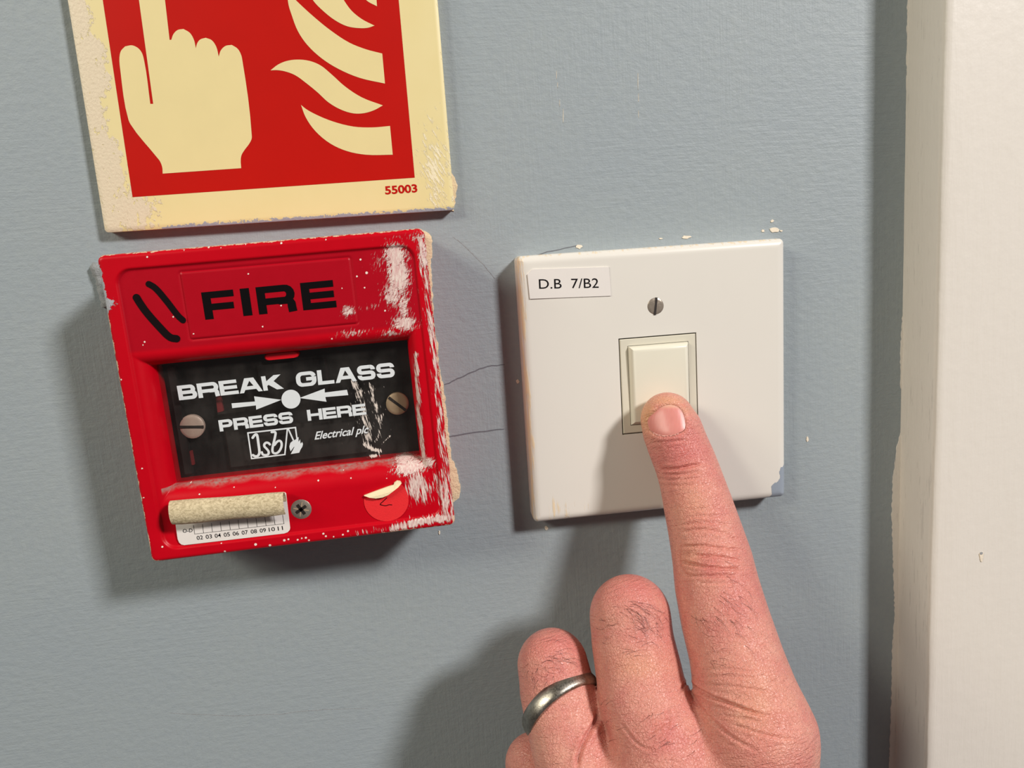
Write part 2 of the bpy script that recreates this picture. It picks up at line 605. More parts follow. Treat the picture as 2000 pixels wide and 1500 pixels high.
def wide_text(pr, s, quad, widths, gap, stroke):
    """wide square grotesque capitals drawn as strokes; quad = px corners tl, tr, br, bl"""
    TL, TR, BR, BL = (np.array(at(u, v, pr.h)) for u, v in quad)
    W = (np.linalg.norm(TR - TL) + np.linalg.norm(BR - BL)) / 2
    H = (np.linalg.norm(TL - BL) + np.linalg.norm(TR - BR)) / 2

    def place(pts, x0):
        out = []
        for x, y in pts:
            u, v = (x0 + x) / W, y / H
            out.append((BL * (1 - u) + BR * u) * (1 - v) + (TL * (1 - u) + TR * u) * v)
        return out
    x = 0.0
    tot = sum(widths) + gap * (len(s) - 1)
    for ch, wd in zip(s, widths):
        w = wd / tot * W
        tv, th = stroke * H * 1.15, stroke * H * 0.92
        P = lambda pts: pr.poly(place(pts, x))
        rect = lambda a, b, c, d: P([(a, b), (c, b), (c, d), (a, d)])

        def rib(pts, t):
            # ribbon in letter space, thinner on horizontals
            pts = [np.array(p, float) for p in pts]
            L, R = [], []
            for i in range(len(pts)):
                d = pts[min(i + 1, len(pts) - 1)] - pts[max(i - 1, 0)]
                d /= np.linalg.norm(d) + 1e-9
                tt = th + (tv - th) * abs(d[1])
                nr = np.array([-d[1], d[0]])
                L.append(pts[i] + nr * tt / 2)
                R.append(pts[i] - nr * tt / 2)
            for i in range(len(pts) - 1):
                P([L[i], R[i], R[i + 1], L[i + 1]])
        r = H * 0.2
        if ch in 'FEILHBRPK':
            rect(0, 0, tv if ch != 'I' else w, H)
        if ch in 'FE':
            rect(tv * .9, H - th, w * (1 if ch == 'F' else .97), H)
            rect(tv * .9, H * .5 - th / 2 - (H * .06 if ch == 'F' else 0), w * .96, H * .5 + th / 2 - (H * .06 if ch == 'F' else 0))
        if ch in 'EL':
            rect(tv * .9, 0, w, th)
        if ch == 'H':
            rect(w - tv, 0, w, H)
            rect(tv * .9, H * .5 - th / 2, w - tv * .9, H * .5 + th / 2)
        if ch == 'K':
            P([(tv * .9, H * .30), (tv * .9, H * .62), (w * .62, H), (w * .97, H), (w * .5, H * .52)])
            P([(w * .42, H * .62), (w * .25, H * .42), (w * .66, 0), (w, 0), (w * .58, H * .58)])
        if ch == 'A':
            P([(0, 0), (w * .30, H), (w * .5, H), (w * .5, H * .80), (tv * .95, 0)])
            P([(w, 0), (w * .70, H), (w * .5, H), (w * .5, H * .80), (w - tv * .95, 0)])
            rect(w * .2, H * .2, w * .8, H * .2 + th)
        if ch in 'RPB':
            yt, yb = H - th / 2, H * .44
            if ch == 'B':
                yb = H * .5
            wr = w - tv / 2 if ch != 'B' else w * .94 - tv / 2
            rb = (yt - yb) / 2
            rib([(tv * .5, yt), (wr - rb, yt)] + arc(wr - rb, (yt + yb) / 2, rb, rb, 90, -90, 8)[1:] + [(tv * .5, yb)], 0)
            if ch == 'B':
                wr, yt, yb = w - tv / 2, H * .5, th / 2
                rb = (yt - yb) / 2
                rib([(tv * .5, yt), (wr - rb, yt)] + arc(wr - rb, (yt + yb) / 2, rb, rb, 90, -90, 8)[1:] + [(tv * .5, yb)], 0)
            if ch == 'R':
                rib([(w * .55, H * .42), (wr - H * .16, H * .42)] + arc(wr - H * .16, H * .26, H * .16, H * .16, 90, 0, 5)[1:] + [(wr, H * .2), (wr + H * .02, 0)], 0)
        if ch == 'S':
            a, b, m = tv / 2, w - tv / 2, H * .5
            t_, b_ = H - th / 2, th / 2
            q1, q2 = (t_ - m) / 2, (m - b_) / 2
            rib([(b, H * .68), (b, t_ - q1 * .9)] + arc(b - q1, t_ - q1, q1, q1, 0, 90, 5)[1:] + arc(a + q1, t_ - q1, q1, q1, 90, 270, 8) +
                arc(b - q2, b_ + q2, q2, q2, 90, -90, 8) + arc(a + q2, b_ + q2, q2, q2, 270, 180, 5) + [(a, H * .33)], 0)
        if ch == 'G':
            a, b = tv / 2, w - tv / 2
            t_, b_ = H - th / 2, th / 2
            q = H * .28
            rib([(b, H * .66), (b, t_ - q * .8)] + arc(b - q, t_ - q, q, q, 0, 90, 5)[1:] + arc(a + q, t_ - q, q, q, 90, 180, 6) +
                arc(a + q, b_ + q, q, q, 180, 270, 6) + arc(b - q, b_ + q, q, q, 270, 360, 6) + [(b, H * .52)], 0)
            rect(w * .5, H * .5 - th / 2, w, H * .5 + th / 2)
        x += w + gap / tot * W


def rr_sdf(X, Y, W, H, r):
    qx = np.abs(X) - (W / 2 - r)
    qy = np.abs(Y) - (H / 2 - r)
    return np.hypot(np.maximum(qx, 0), np.maximum(qy, 0)) + np.minimum(np.maximum(qx, qy), 0) - r


def sstep(a, b, x):
    t = np.clip((x - a) / (b - a), 0, 1)
    return t * t * (3 - 2 * t)


def heightfield(name, fr, W, H, r, xs, ys, hfun, hole, h_back, h_hole, mat, parent, attrs, flare=0.0):
    X, Y = np.meshgrid(xs, ys)
    # pull square corners into the rounded outline
    sx, sy = np.sign(X), np.sign(Y)
    dx, dy = np.abs(X) - (W / 2 - r), np.abs(Y) - (H / 2 - r)
    m = (dx > 0) & (dy > 0)
    k = np.where(m, np.maximum(dx, dy) / (np.hypot(dx, dy) + 1e-12), 1)
    X = np.where(m, sx * (W / 2 - r + dx * k), X)
    Y = np.where(m, sy * (H / 2 - r + dy * k), Y)
    Z = hfun(X, Y)
    ny, nx = X.shape
    wx, wz = fr.w(X, Y)
    v = np.stack([wx, wz, Z], -1).reshape(-1, 3)
    idx = np.arange(nx * ny).reshape(ny, nx)
    cxs = (xs[:-1] + xs[1:]) / 2
    cys = (ys[:-1] + ys[1:]) / 2
    CX, CY = np.meshgrid(cxs, cys)
    keep = np.ones_like(CX, bool)
    if hole:
        keep = ~((CX > hole[0]) & (CX < hole[1]) & (CY > hole[2]) & (CY < hole[3]))
    q = np.stack([idx[:-1, :-1], idx[:-1, 1:], idx[1:, 1:], idx[1:, :-1]], -1)[keep]
    loops = [np.concatenate([idx[0, :], idx[1:, -1], idx[-1, -2::-1], idx[-2:0:-1, 0]])]
    hs = [h_back]
    if hole:
        i0, i1 = np.searchsorted(xs, hole[0] - 1e-6), np.searchsorted(xs, hole[1] - 1e-6)
        j0, j1 = np.searchsorted(ys, hole[2] - 1e-6), np.searchsorted(ys, hole[3] - 1e-6)
        loops.append(np.concatenate([idx[j0:j1, i0], idx[j1, i0:i1], idx[j1:j0:-1, i1], idx[j0, i1:i0:-1]]))
        hs.append(h_hole)
    faces = q.tolist()
    extra = []
    src = [np.arange(nx * ny)]
    base = nx * ny
    for li, (lp, hb) in enumerate(zip(loops, hs)):
        ev = v[lp].copy()
        if li == 0 and flare:
            ex, ey = X.ravel()[lp], Y.ravel()[lp]
            a, b = fr.w(ex * (1 + flare), ey * (1 + flare))
            ev[:, 0], ev[:, 1] = a, b
        ev[:, 2] = hb
        extra.append(ev)
        src.append(lp)
        n = len(lp)
        for i in range(n):
            j = (i + 1) % n
            faces.append((lp[j], lp[i], base + i, base + j))
        base += n
    V_ = np.concatenate([v] + extra)
    src = np.concatenate(src)
    fade = np.where(np.arange(len(src)) < nx * ny, 1.0, 0.45)
    at_ = {k: np.asarray(f(X, Y)).ravel()[src] * fade for k, f in attrs.items()}
    return mk(name, V_, faces, mat, parent, True, 50, at_)


def blob(fr, X, Y, u, v, h, ru, rv, amp, rot=0.0, p=2.0):
    """smooth density blob given in photo pixels, evaluated in the local frame"""
    cx, cy = fr.px(u, v, h)
    k = 0.165
    dx, dy = X - cx, Y - cy
    c, s = math.cos(rot), math.sin(rot)
    a, b = (c * dx + s * dy) / (ru * k), (-s * dx + c * dy) / (rv * k)
    return amp * np.exp(-(a * a + b * b) ** (p / 2))


def line_blob(fr, X, Y, pts, h, w, amp):
    P = [fr.px(u, v, h) for u, v in pts]
    d = np.full(X.shape, 1e9)
    for (ax, ay), (bx, by) in zip(P[:-1], P[1:]):
        vx, vy = bx - ax, by - ay
        t = np.clip(((X - ax) * vx + (Y - ay) * vy) / (vx * vx + vy * vy), 0, 1)
        d = np.minimum(d, np.hypot(X - ax - t * vx, Y - ay - t * vy))
    return amp * np.exp(-(d / w) ** 2)


def disc_screw(name, fr, u, v, h0, h1, r, slot_deg, mat, parent, cross=False, dome=0.5):
    lx, ly = fr.px(u, v, h1)
    vs_, fs = [], []
    n = 28
    prof = [(r, h0), (r, h1 - dome * .7), (r * .93, h1 - dome * .3), (r * .72, h1), (0.0, h1 + dome * .15)]
    for rr, hh in prof[:-1]:
        for i in range(n):
            a = 2 * math.pi * i / n
            x, z = fr.w(lx + rr * math.cos(a), ly + rr * math.sin(a))
            vs_.append((x, z, hh))
    x, z = fr.w(lx, ly)
    vs_.append((x, z, prof[-1][1]))
    for k in range(len(prof) - 2):
        for i in range(n):
            j = (i + 1) % n
            fs.append((k * n + i, k * n + j, (k + 1) * n + j, (k + 1) * n + i))
    k = len(prof) - 2
    for i in range(n):
        fs.append((k * n + i, k * n + (i + 1) % n, len(vs_) - 1))
    o = mk(name, vs_, fs, mat, parent, True, 40)
    dirs = [slot_deg] if not cross else [slot_deg, slot_deg + 90]
    for q, dg in enumerate(dirs):
        a = math.radians(dg)
        L, wd = (r * 0.96, r * .12) if not cross else (r * .6, r * .15)
        pts = []
        for sx, sy in ((-1, -1), (1, -1), (1, 1), (-1, 1)):
            X, Y = sx * L, sy * wd
            pts.append(fr.w(lx + X * math.cos(a) - Y * math.sin(a), ly + X * math.sin(a) + Y * math.cos(a)))
        slab('slot', pts, h1 - .3, h1 + dome * .15 + .04, 'screw_slot', o)
    if cross:
        for dg in (45, 135, 225, 315):
            a = math.radians(slot_deg + dg)
            pts = []
            for X, Y in ((r * .28, -r * .07), (r * .75, -r * .03), (r * .75, r * .03), (r * .28, r * .07)):
                pts.append(fr.w(lx + X * math.cos(a) - Y * math.sin(a), ly + X * math.sin(a) + Y * math.cos(a)))
            slab('tick', pts, h1 - .3, h1 + dome * .15 + .05, 'brass_screw', o)
    return o


# ------------------------------------------------------------------ the setting
rng = random.Random(4)
wall = setup(mk('wall_back', [(-1100, -900, 0), (420, -900, 0), (420, 700, 0), (-1100, 700, 0),
                              (-1100, -900, -20), (420, -900, -20), (420, 700, -20), (-1100, 700, -20)],
                [(0, 1, 2, 3), (4, 7, 6, 5), (0, 4, 5, 1), (1, 5, 6, 2), (2, 6, 7, 3), (3, 7, 4, 0)], 'wall'),
             'blue grey painted plaster wall with brush marks', kind='structure')


def ragged_patch(name, outer, inner, h, mat, parent, seed=1, jag=0.35, step=1.1):
    """paint film on the wall with a broken edge: outer and inner px outlines at wall level"""
    rg = random.Random(seed)
    o = [at(u, v, 0.3) for u, v in outer]
    i_ = [at(u, v, 0.3) for u, v in inner]

    def resample(p, n):
        d = [0]
        for a, b in zip(p[:-1], p[1:]):
            d.append(d[-1] + math.dist(a, b))
        return [(np.interp(t, d, [q[0] for q in p]), np.interp(t, d, [q[1] for q in p])) for t in np.linspace(0, d[-1], n)]
    n = max(6, int(sum(math.dist(a, b) for a, b in zip(o[:-1], o[1:])) / step))
    o, i_ = resample(o, n), resample(i_, n)
    v, f = [], []
    for k in range(n):
        j = (rg.random() - .5) * 2 * jag
        e = (o[k][0] + j, o[k][1] + (rg.random() - .5) * .3)
        m = (e[0] * .75 + i_[k][0] * .25, e[1] * .75 + i_[k][1] * .25)
        v += [(e[0], e[1], -0.05), (e[0], e[1], h * .5), (m[0], m[1], h * (0.8 + .5 * rg.random())), (i_[k][0], i_[k][1], h), (i_[k][0], i_[k][1], -0.05)]
    for k in range(n - 1):
        for r in range(4):
            f.append((k * 5 + r, k * 5 + r + 1, (k + 1) * 5 + r + 1, (k + 1) * 5 + r))
    f += [(0, 1, 2, 3, 4), tuple((n - 1) * 5 + q for q in (4, 3, 2, 1, 0))]
    return fix_normals(mk(name, v, f, mat, parent, True, 60))


# door frame at the right, gloss painted
zs = np.concatenate([np.arange(-900, -300, 12.0), np.arange(-300, 300, 3.0), np.arange(300, 701, 12.0)])
prof = [(88.9, -1), (88.9, 1), (89.2, 8), (89.5, 15.2), (89.75, 16.4), (90.4, 17.0), (92.5, 17.2), (100, 17.2), (115, 17.2), (130, 17.1), (158, 16.8), (160, 14), (160, -1)]
tv_, tf_, told = [], [], []
for z in zs:
    for k, (x, h) in enumerate(prof):
        j = 0.0
        if 1 <= k <= 6:
            j = 0.14 * math.sin(z * .045 + 1.3) + .05 * math.sin(z * .21)
        tv_.append((x + j, z, h + (0.08 * math.sin(z * .05 + x) if k > 3 and h > 10 else 0)))
        o_ = 0.0
        if 1 <= k <= 3:
            o_ = 0.24
        if k in (3, 4):
            o_ = 0.36 if z < -5 else 0.18
        told.append(o_)
m_ = len(prof)
for i in range(len(zs) - 1):
    for k in range(m_ - 1):
        tf_.append((i * m_ + k, i * m_ + k + 1, (i + 1) * m_ + k + 1, (i + 1) * m_ + k))
tf_ += [tuple(range(m_)), tuple(reversed(range((len(zs) - 1) * m_, len(zs) * m_)))]
trim = fix_normals(mk('trim_1', tv_, tf_, 'trim', None, True, 60, {'old': told}))
setup(trim, 'white gloss painted door frame moulding at the right edge', kind='structure')
edge_px = [(1774, -60), (1772, 60), (1771, 200), (1772, 350), (1769, 480), (1767, 560), (1763, 620), (1760, 680), (1759, 745), (1764, 790), (1761, 835), (1752, 875),
           (1745, 930), (1742, 1000), (1744, 1080), (1747, 1160), (1748, 1200), (1743, 1270), (1742, 1340), (1740, 1400), (1737, 1500), (1735, 1600)]
pe = ragged_patch('paint_edge', edge_px, [(1790, v) for u, v in edge_px], 0.5, 'trim', trim, 7, .22, 1.0)
pe.data.attributes.new('old', 'FLOAT', 'POINT').data.foreach_set('value', [0.25] * len(pe.data.vertices))
# nail dent in the frame
nx, nz = at(1916, 1088, 17.2)
slab('nail_hole', smooth_closed([(nx - .9, nz + 1.6), (nx + .9, nz + 1.9), (nx + .8, nz - .2), (nx + .3, nz - 2.2), (nx - .4, nz - 1.0), (nx - .7, nz + .6)], 2), 16.9, 17.42, 'chip_white', trim, .12, True)
slab('nail_pit', smooth_closed([(nx - .7, nz + 1.7), (nx + .5, nz + 1.9), (nx + .4, nz + 1.1), (nx - .5, nz + .9)], 1), 16.9, 17.46, 'plaster_grey', trim)

# cracks, a painted shadow edge, chips and old cream paint on the wall
cr = [[(868, 752), (890, 742), (916, 729), (948, 716), (985, 712)], [(874, 854), (900, 849), (940, 843), (985, 838)],
      [(330, 1392), (440, 1398), (540, 1396), (620, 1386), (720, 1384)], [(885, 462), (930, 500), (968, 545)], [(1040, 500), (1085, 488), (1135, 478)]]  # the steep diagonal draws the edge of the call point's cast shadow
for k, pts in enumerate(cr):
    p = Print(0.05)
    wpx = [2.0, 2.2, 1.0, 1.0, 1.4][k]
    P_ = chaikin(pts, 2)
    P_ = [(u + rng.uniform(-1, 1), v + rng.uniform(-.8, .8)) for u, v in P_]
    p.ribbon([at(u, v, .05) for u, v in P_], lambda t, w=wpx: w * .165 * (0.35 + .9 * math.sin(math.pi * min(max(t * .9 + .1, 0), 1)) ** .5))
    p.build('crack_and_shadow_edge', 'crack_shadow' if k not in (2, 3) else 'plaster_grey', wall)
chips = [(1340, 463, 9, 3), (1291, 466, 4, 1.6), (1131, 482, 6, 4), (1577, 857, 2.5, 6), (1067, 1031, 4, 4), (1512, 449, 9, 6), (1508, 432, 3, 3), (1490, 451, 3, 3),
         (1526, 451, 3, 2), (858, 1040, 2, 4), (1011, 745, 3, 4), (1087, 146, .45, 9), (1089, 166, .5, 6), (1093, 200, .45, 8), (1100, 225, .5, 14), (1246, 158, .4, 16), (1247, 190, .4, 10), (1247, 222, .4, 8)]
for u, v, a, b in chips:
    n = 9
    pts = []
    for i in range(n):
        t = 2 * math.pi * i / n
        r_ = rng.uniform(.7, 1.2)
        pts.append(at(u + a * r_ * math.cos(t), v + b * r_ * math.sin(t), 0))
    slab('paint_chip', pts, -0.05, 0.22 if a > 1 else .08, 'chip_white', wall, 0.05)
ragged_patch('cream_paint', [(826, 450), (838, 455), (845, 468), (844, 490), (841, 521), (845, 574), (847, 630), (850, 660), (858, 672), (855, 690), (857, 708), (863, 740), (869, 775), (873, 808), (877, 850), (882, 894), (896, 928), (899, 955), (898, 972), (884, 981)],
             [(810, 470), (812, 500), (814, 540), (818, 580), (820, 640), (825, 700), (830, 760), (838, 800), (844, 850), (850, 900), (856, 940), (860, 960), (862, 970)], 0.7, 'cream_residue', wall, 3, .25, .8)
ragged_patch('filler', [(184, 512), (176, 520), (182, 532), (190, 548), (194, 575), (203, 600)], [(240, 520), (240, 530), (240, 545), (240, 555), (240, 575), (240, 590)], 3.0, 'plaster_grey', wall, 9, .3, .8)
ragged_patch('sign_paint', [(868, 300), (874, 322), (888, 345), (893, 365), (889, 392), (886, 412)], [(850, 300), (852, 320), (855, 345), (858, 365), (860, 390), (860, 405)], 0.5, 'cream_residue', wall, 11, .25, .8)

# ------------------------------------------------------------------ fire alarm sign
GF = Frame(*Frame(0, 0, -0.0026).w((-162.7 - 60.5) / 2, 58.5 + 75), -0.0026)
GW, GH, GT = 102.2, 150.0, 3.8
sign = empty('fire_sign', GF.cx, GF.cz - GH / 2, 0, 'cream and red fire alarm sign above the call point, pointing hand and flames', 'sign')
xs = np.linspace(-GW / 2, GW / 2, 150)
ys = np.linspace(-GH / 2, GH / 2, 190)


def sign_h(X, Y):
    d = -rr_sdf(X, Y, GW, GH, 1.0)
    return GT - 0.35 * (1 - sstep(0, .6, d))


def sg_cream(X, Y):
    d = X + GW / 2
    n = np.sin(Y * .7) * .9 + np.sin(Y * .23 + 2) * 1.6
    a = 0.82 * (1 - sstep(4.5 + n, 9.5 + n, d))
    return np.maximum(a, 0.85 * np.exp(-(((X + GW / 2 - 8) / 9) ** 2 + ((Y + GH / 2 - 6) / 9) ** 2)))


def sg_grey(X, Y):
    d = Y + GH / 2
    return 0.95 * (1 - sstep(0.2, 1.5, d)) * sstep(-GW / 2 + 10, -GW / 2 + 20, X)


def sg_white(X, Y):
    return 0.62 * np.exp(-(((X - GW / 2 + 5) / 5) ** 2 + ((Y + GH / 2 - 12) / 16) ** 2)) + .30 * (1 - sstep(.3, 1, GW / 2 - X))


heightfield('board', GF, GW, GH, 1.0, xs, ys, sign_h, None, 0.0, 0, 'board', sign, {'cream': sg_cream, 'grey': sg_grey, 'white': sg_white})
lx0, ly0 = GF.px(259, 385, GT)
lx1, ly1 = GF.px(810, 347, GT)
rx0 = (GF.px(203, 0, GT)[0] + lx0) / 2
rx1 = (GF.px(778, 0, GT)[0] + lx1) / 2
pr = Print(GT + .05)
side = rx1 - rx0
pr.poly([GF.w(lx0, ly0), GF.w(lx1, ly1), GF.w(rx1, ly1 + side), GF.w(rx0, ly0 + side)])
pr.build('red_field', 'sign_red', sign)
zc = crop(100, 0, 2.439)
hand_px = zc([(418, 0), (486, 495), (472, 495), (443, 290), (432, 252), (415, 230), (385, 216), (352, 221), (332, 243), (325, 277), (330, 340), (368, 570), (378, 592), (500, 745), (518, 768),
              (529, 797), (531, 827), (905, 801), (903, 760), (907, 738), (920, 716), (945, 682), (955, 660), (955, 640), (911, 290), (905, 262), (888, 232), (860, 214), (830, 219), (808, 240), (798, 270),
              (786, 222), (764, 191), (736, 180), (710, 188), (696, 205), (689, 230), (680, 190), (660, 156), (630, 138), (602, 143), (582, 163), (572, 190), (564, 190), (542, 0), (510, -270), (490, -300), (440, -312), (400, -300), (381, -270)])
pr = Print(GT + .10)
pr.px(spline(hand_px))
pr.build('pointing_hand', 'sign_cream', sign)
flames = [[(1190, 500), (1212, 558), (1258, 624), (1330, 684), (1410, 720), (1500, 737), (1627, 737), (1614, 600), (1530, 607), (1440, 603), (1340, 578), (1260, 545), (1215, 520)],
          [(1045, 335), (1080, 308), (1120, 291), (1170, 284), (1230, 290), (1282, 311), (1332, 351), (1400, 412), (1480, 464), (1580, 502), (1540, 524), (1490, 539), (1440, 540), (1380, 522), (1320, 487), (1270, 441), (1215, 396), (1160, 357), (1110, 339), (1075, 334)],
          [(1124, -40), (1130, 20), (1145, 70), (1175, 148), (1220, 214), (1290, 279), (1370, 329), (1470, 371), (1590, 398), (1577, 255), (1500, 235), (1420, 203), (1330, 144), (1250, 79), (1180, 15), (1150, -15)],
          [(1225, -40), (1250, 5), (1290, 47), (1350, 95), (1410, 125), (1470, 134), (1510, 132), (1540, 122), (1480, 91), (1430, 50), (1395, 2), (1360, -60), (1300, -130), (1180, -190), (1210, -110)],
          [(1500, 0), (1552, 30), (1545, -60), (1460, -130), (1470, -50)]]
for fpx in flames:
    pr = Print(GT + .10)
    pr.px(spline(zc(fpx)))
    pr.build('flame', 'sign_cream', sign)
pr = Print(GT + .10)
cx_, cy_ = GF.w(rx0 + side * .22, ly0 + side * .90)
pr.poly([(cx_ + 5 * math.cos(t * math.pi / 14), cy_ + 5 * math.sin(t * math.pi / 14)) for t in range(28)])
pr.build('button_dot', 'sign_cream', sign)
pr = Print(GT + .08)
text_line(pr, '55003', *zc([(1592, 925), (1745, 914), (1588, 887)]), bold=0.028)
pr.build('lettering', 'sign_red', sign)

# ------------------------------------------------------------------ break glass call point
BF = Frame(-113.06, 9.13, 0.014)
BW, BH, BR_ = 87.0, 86.8, 1.8
RIM, PAN, GLS = 26.6, 25.9, 20.3
box = empty('call_point', BF.cx, BF.cz - BH / 2, 0, 'red break glass fire alarm call point with scuffed white paint marks', 'alarm')
WX0, WX1, WY0, WY1 = -35.1, 35.2, -22.2, 12.3


def mesh_lines(lo, hi, step, must):
    a = np.arange(lo, hi, step).tolist() + [hi] + must
    a = sorted(a)
    out = [a[0]]
    for q in a[1:]:
        if q - out[-1] > step * .45:
            out.append(q)
        elif any(abs(q - m) < 1e-9 for m in must + [hi]):
            out[-1] = q
    return np.array(out)


xs = mesh_lines(-BW / 2, BW / 2, .26, [WX0, WX1])
ys = mesh_lines(-BH / 2, BH / 2, .26, [WY0, WY1])


def inner_sdf(X, Y):
    return rr_sdf(X - 0.3, Y + .4, 79.6, 79.2, 4.0)


def win_t(X, Y):
    t = np.maximum.reduce([(WX0 - X) / 4.3, (X - WX1) / 3.2, (Y - WY1) / 4.0, (WY0 - Y) / 6.0])
    return np.clip(t, 0, 1)


def box_h(X, Y):
    d = -rr_sdf(X, Y, BW, BH, BR_)
    h = RIM - (RIM - PAN) * (1 - sstep(-.55, .25, inner_sdf(X, Y)))
    t = win_t(X, Y)
    pro = np.sqrt(np.clip(1 - (1 - t) ** 2.2, 0, 1))
    h = np.where(t < 1, GLS + (h - GLS) * pro, h)
    # raised lettering panel with a fine groove round it
    pd = rr_sdf(X + .4, Y - 28.0, 45.4, 18.2, .6)
    h = h + 0.13 * (1 - sstep(-.3, .0, pd)) - .22 * np.exp(-((pd - .15) / .28) ** 2)
    # thumb scoop in the lower left corner of the tray
    h -= 0.9 * np.exp(-(((X + 36) / 5) ** 2 + ((Y + 33.5) / 5) ** 2))
    rb = 1.3
    e = np.clip(d, 0, rb)
    h -= rb - np.sqrt(rb * rb - (rb - e) ** 2)
    return h


def b_white(X, Y):
    L = [(772, 500, 22, 24, 1.0), (778, 540, 22, 40, .98), (768, 575, 22, 26, .8), (788, 600, 14, 40, .74), (790, 632, 24, 16, .92), (765, 650, 30, 10, .6), (680, 608, 13, 13, .78), (690, 650, 32, 8, .60),
         (740, 515, 18, 22, .42), (720, 600, 40, 7, .40), (830, 500, 12, 40, .75), (815, 463, 22, 9, .62), (770, 472, 24, 14, .42), (800, 915, 34, 15, 1.02), (790, 902, 22, 8, .95), (835, 905, 16, 12, .9)]
    a = np.zeros(X.shape)
    for u, v, ru, rv, am in L:
        a = np.maximum(a, blob(BF, X, Y, u, v, 26, ru * 1.08, rv * 1.08, am * 1.0, 0, 2.0))
    return a


def b_white_v(X, Y):
    a = line_blob(BF, X, Y, [(820, 470), (840, 620), (858, 800), (872, 940), (876, 1000)], 26, 1.5, .60)
    a = np.maximum(a, line_blob(BF, X, Y, [(868, 930), (876, 1010)], 26, 3.2, .66))
    a = np.maximum(a, line_blob(BF, X, Y, [(812, 690), (818, 800), (828, 890)], 23, 0.9, .72))
    a = np.maximum(a, blob(BF, X, Y, 815, 950, 26, 26, 40, .72, 0, 3))
    a = np.maximum(a, blob(BF, X, Y, 835, 975, 34, 34, 40, .44, 0, 3))
    a = np.maximum(a, line_blob(BF, X, Y, [(770, 1030), (820, 1018), (870, 1010)], 26, 1.6, .80))
    a = np.maximum(a, line_blob(BF, X, Y, [(690, 1040), (770, 1030)], 26, 1.4, .36))
    return a


def b_edge(X, Y):
    d = -rr_sdf(X, Y, BW, BH, BR_)
    left = (X < -BW / 2 + 3) * (Y < 34)
    a = left * (1 - sstep(.25, .95, d)) * .74
    a = np.maximum(a, (Y > BH / 2 - 3) * (1 - sstep(.1, .7, d)) * .62)
    a = np.maximum(a, (X > BW / 2 - 3) * (1 - sstep(.1, .7, d)) * .5)
    a = np.maximum(a, (Y < -BH / 2 + 3) * (X > 22) * (1 - sstep(.3, 1.0, d)) * .8)
    return a


def b_grey(X, Y):
    a = blob(BF, X, Y, 208, 592, 25.5, 15, 9, 1.2, 0, 3)
    d = -rr_sdf(X, Y, BW, BH, BR_)
    a = np.maximum(a, (X < -BW / 2 + 4) * (Y > 28) * (1 - sstep(.2, 1.6, d)) * .9 * (Y < 41))
    return a


specks = [(289, 502, 2.2), (408, 483, 2), (480, 477, 1.6), (432, 484, 1.3), (492, 474, 1.6), (550, 475, 2.4), (637, 468, 1.8), (616, 465, 1.4), (360, 489, 1.4), (485, 535, 2), (338, 619, 2), (348, 623, 1.6), (549, 597, 2), (513, 638, 2),
          (378, 652, 1.8), (282, 668, 2.2), (279, 674, 1.6), (238, 741, 2), (279, 914, 2), (282, 971, 1.8), (364, 951, 1.5), (388, 967, 2), (455, 954, 1.6), (537, 953, 1.6), (621, 940, 2.2), (685, 935, 1.8), (669, 922, 1.5), (755, 935, 1.5),
          (500, 1062, 3.2), (528, 1064, 3), (440, 1076, 2.6), (556, 1054, 3), (564, 1052, 2.4), (582, 1053, 2.4), (590, 1050, 2), (598, 1049, 2.6), (604, 1054, 2.4), (632, 1041, 2.6), (637, 1046, 2.4), (652, 1047, 2), (670, 1043, 2.4), (680, 1036, 2.6),
          (318, 1067, 2.4), (433, 1060, 1.6), (704, 507, 2.4), (716, 533, 3), (697, 540, 2.2), (712, 562, 2), (752, 607, 2.2), (668, 563, 1.6), (648, 662, 2), (760, 720, 1.6)]


def b_speck(X, Y):
    a = np.zeros(X.shape)
    for u, v, r_ in specks:
        a = np.maximum(a, blob(BF, X, Y, u, v, 26, r_ * .95, r_ * .95, 1.0))
    return a


def b_dust(X, Y):
    t = (WY0 - Y) / 6.0
    a = (t > 0) * (X > WX0 - 2.5) * (X < WX1 + 1) * (1 - sstep(.04, .30, t + .05 * np.sin(X * .35) + .03 * np.sin(X * .9))) * 1.0
    b = X * 0
    t2 = (Y - WY1) / 4.0
    c = (t2 > 0) * (X > WX0) * (X < WX1) * (1 - sstep(.0, .10, t2)) * .25
    return np.maximum(np.maximum(a, b), c)


def b_panel(X, Y):
    return (1 - sstep(-.5, .1, inner_sdf(X, Y))) * (Y > 12) * sstep(16.3, 17.5, Y)


heightfield('housing', BF, BW, BH, BR_, xs, ys, box_h, (WX0, WX1, WY0, WY1), 0.0, 15.0, 'red', box,
            {'white': b_white, 'white_v': b_white_v, 'edge': b_edge, 'grey': b_grey, 'speck': b_speck, 'dust': b_dust, 'panel': b_panel}, flare=-0.012)


def brect(x0, x1, y0, y1):
    return [BF.w(x0, y0), BF.w(x1, y0), BF.w(x1, y1), BF.w(x0, y1)]


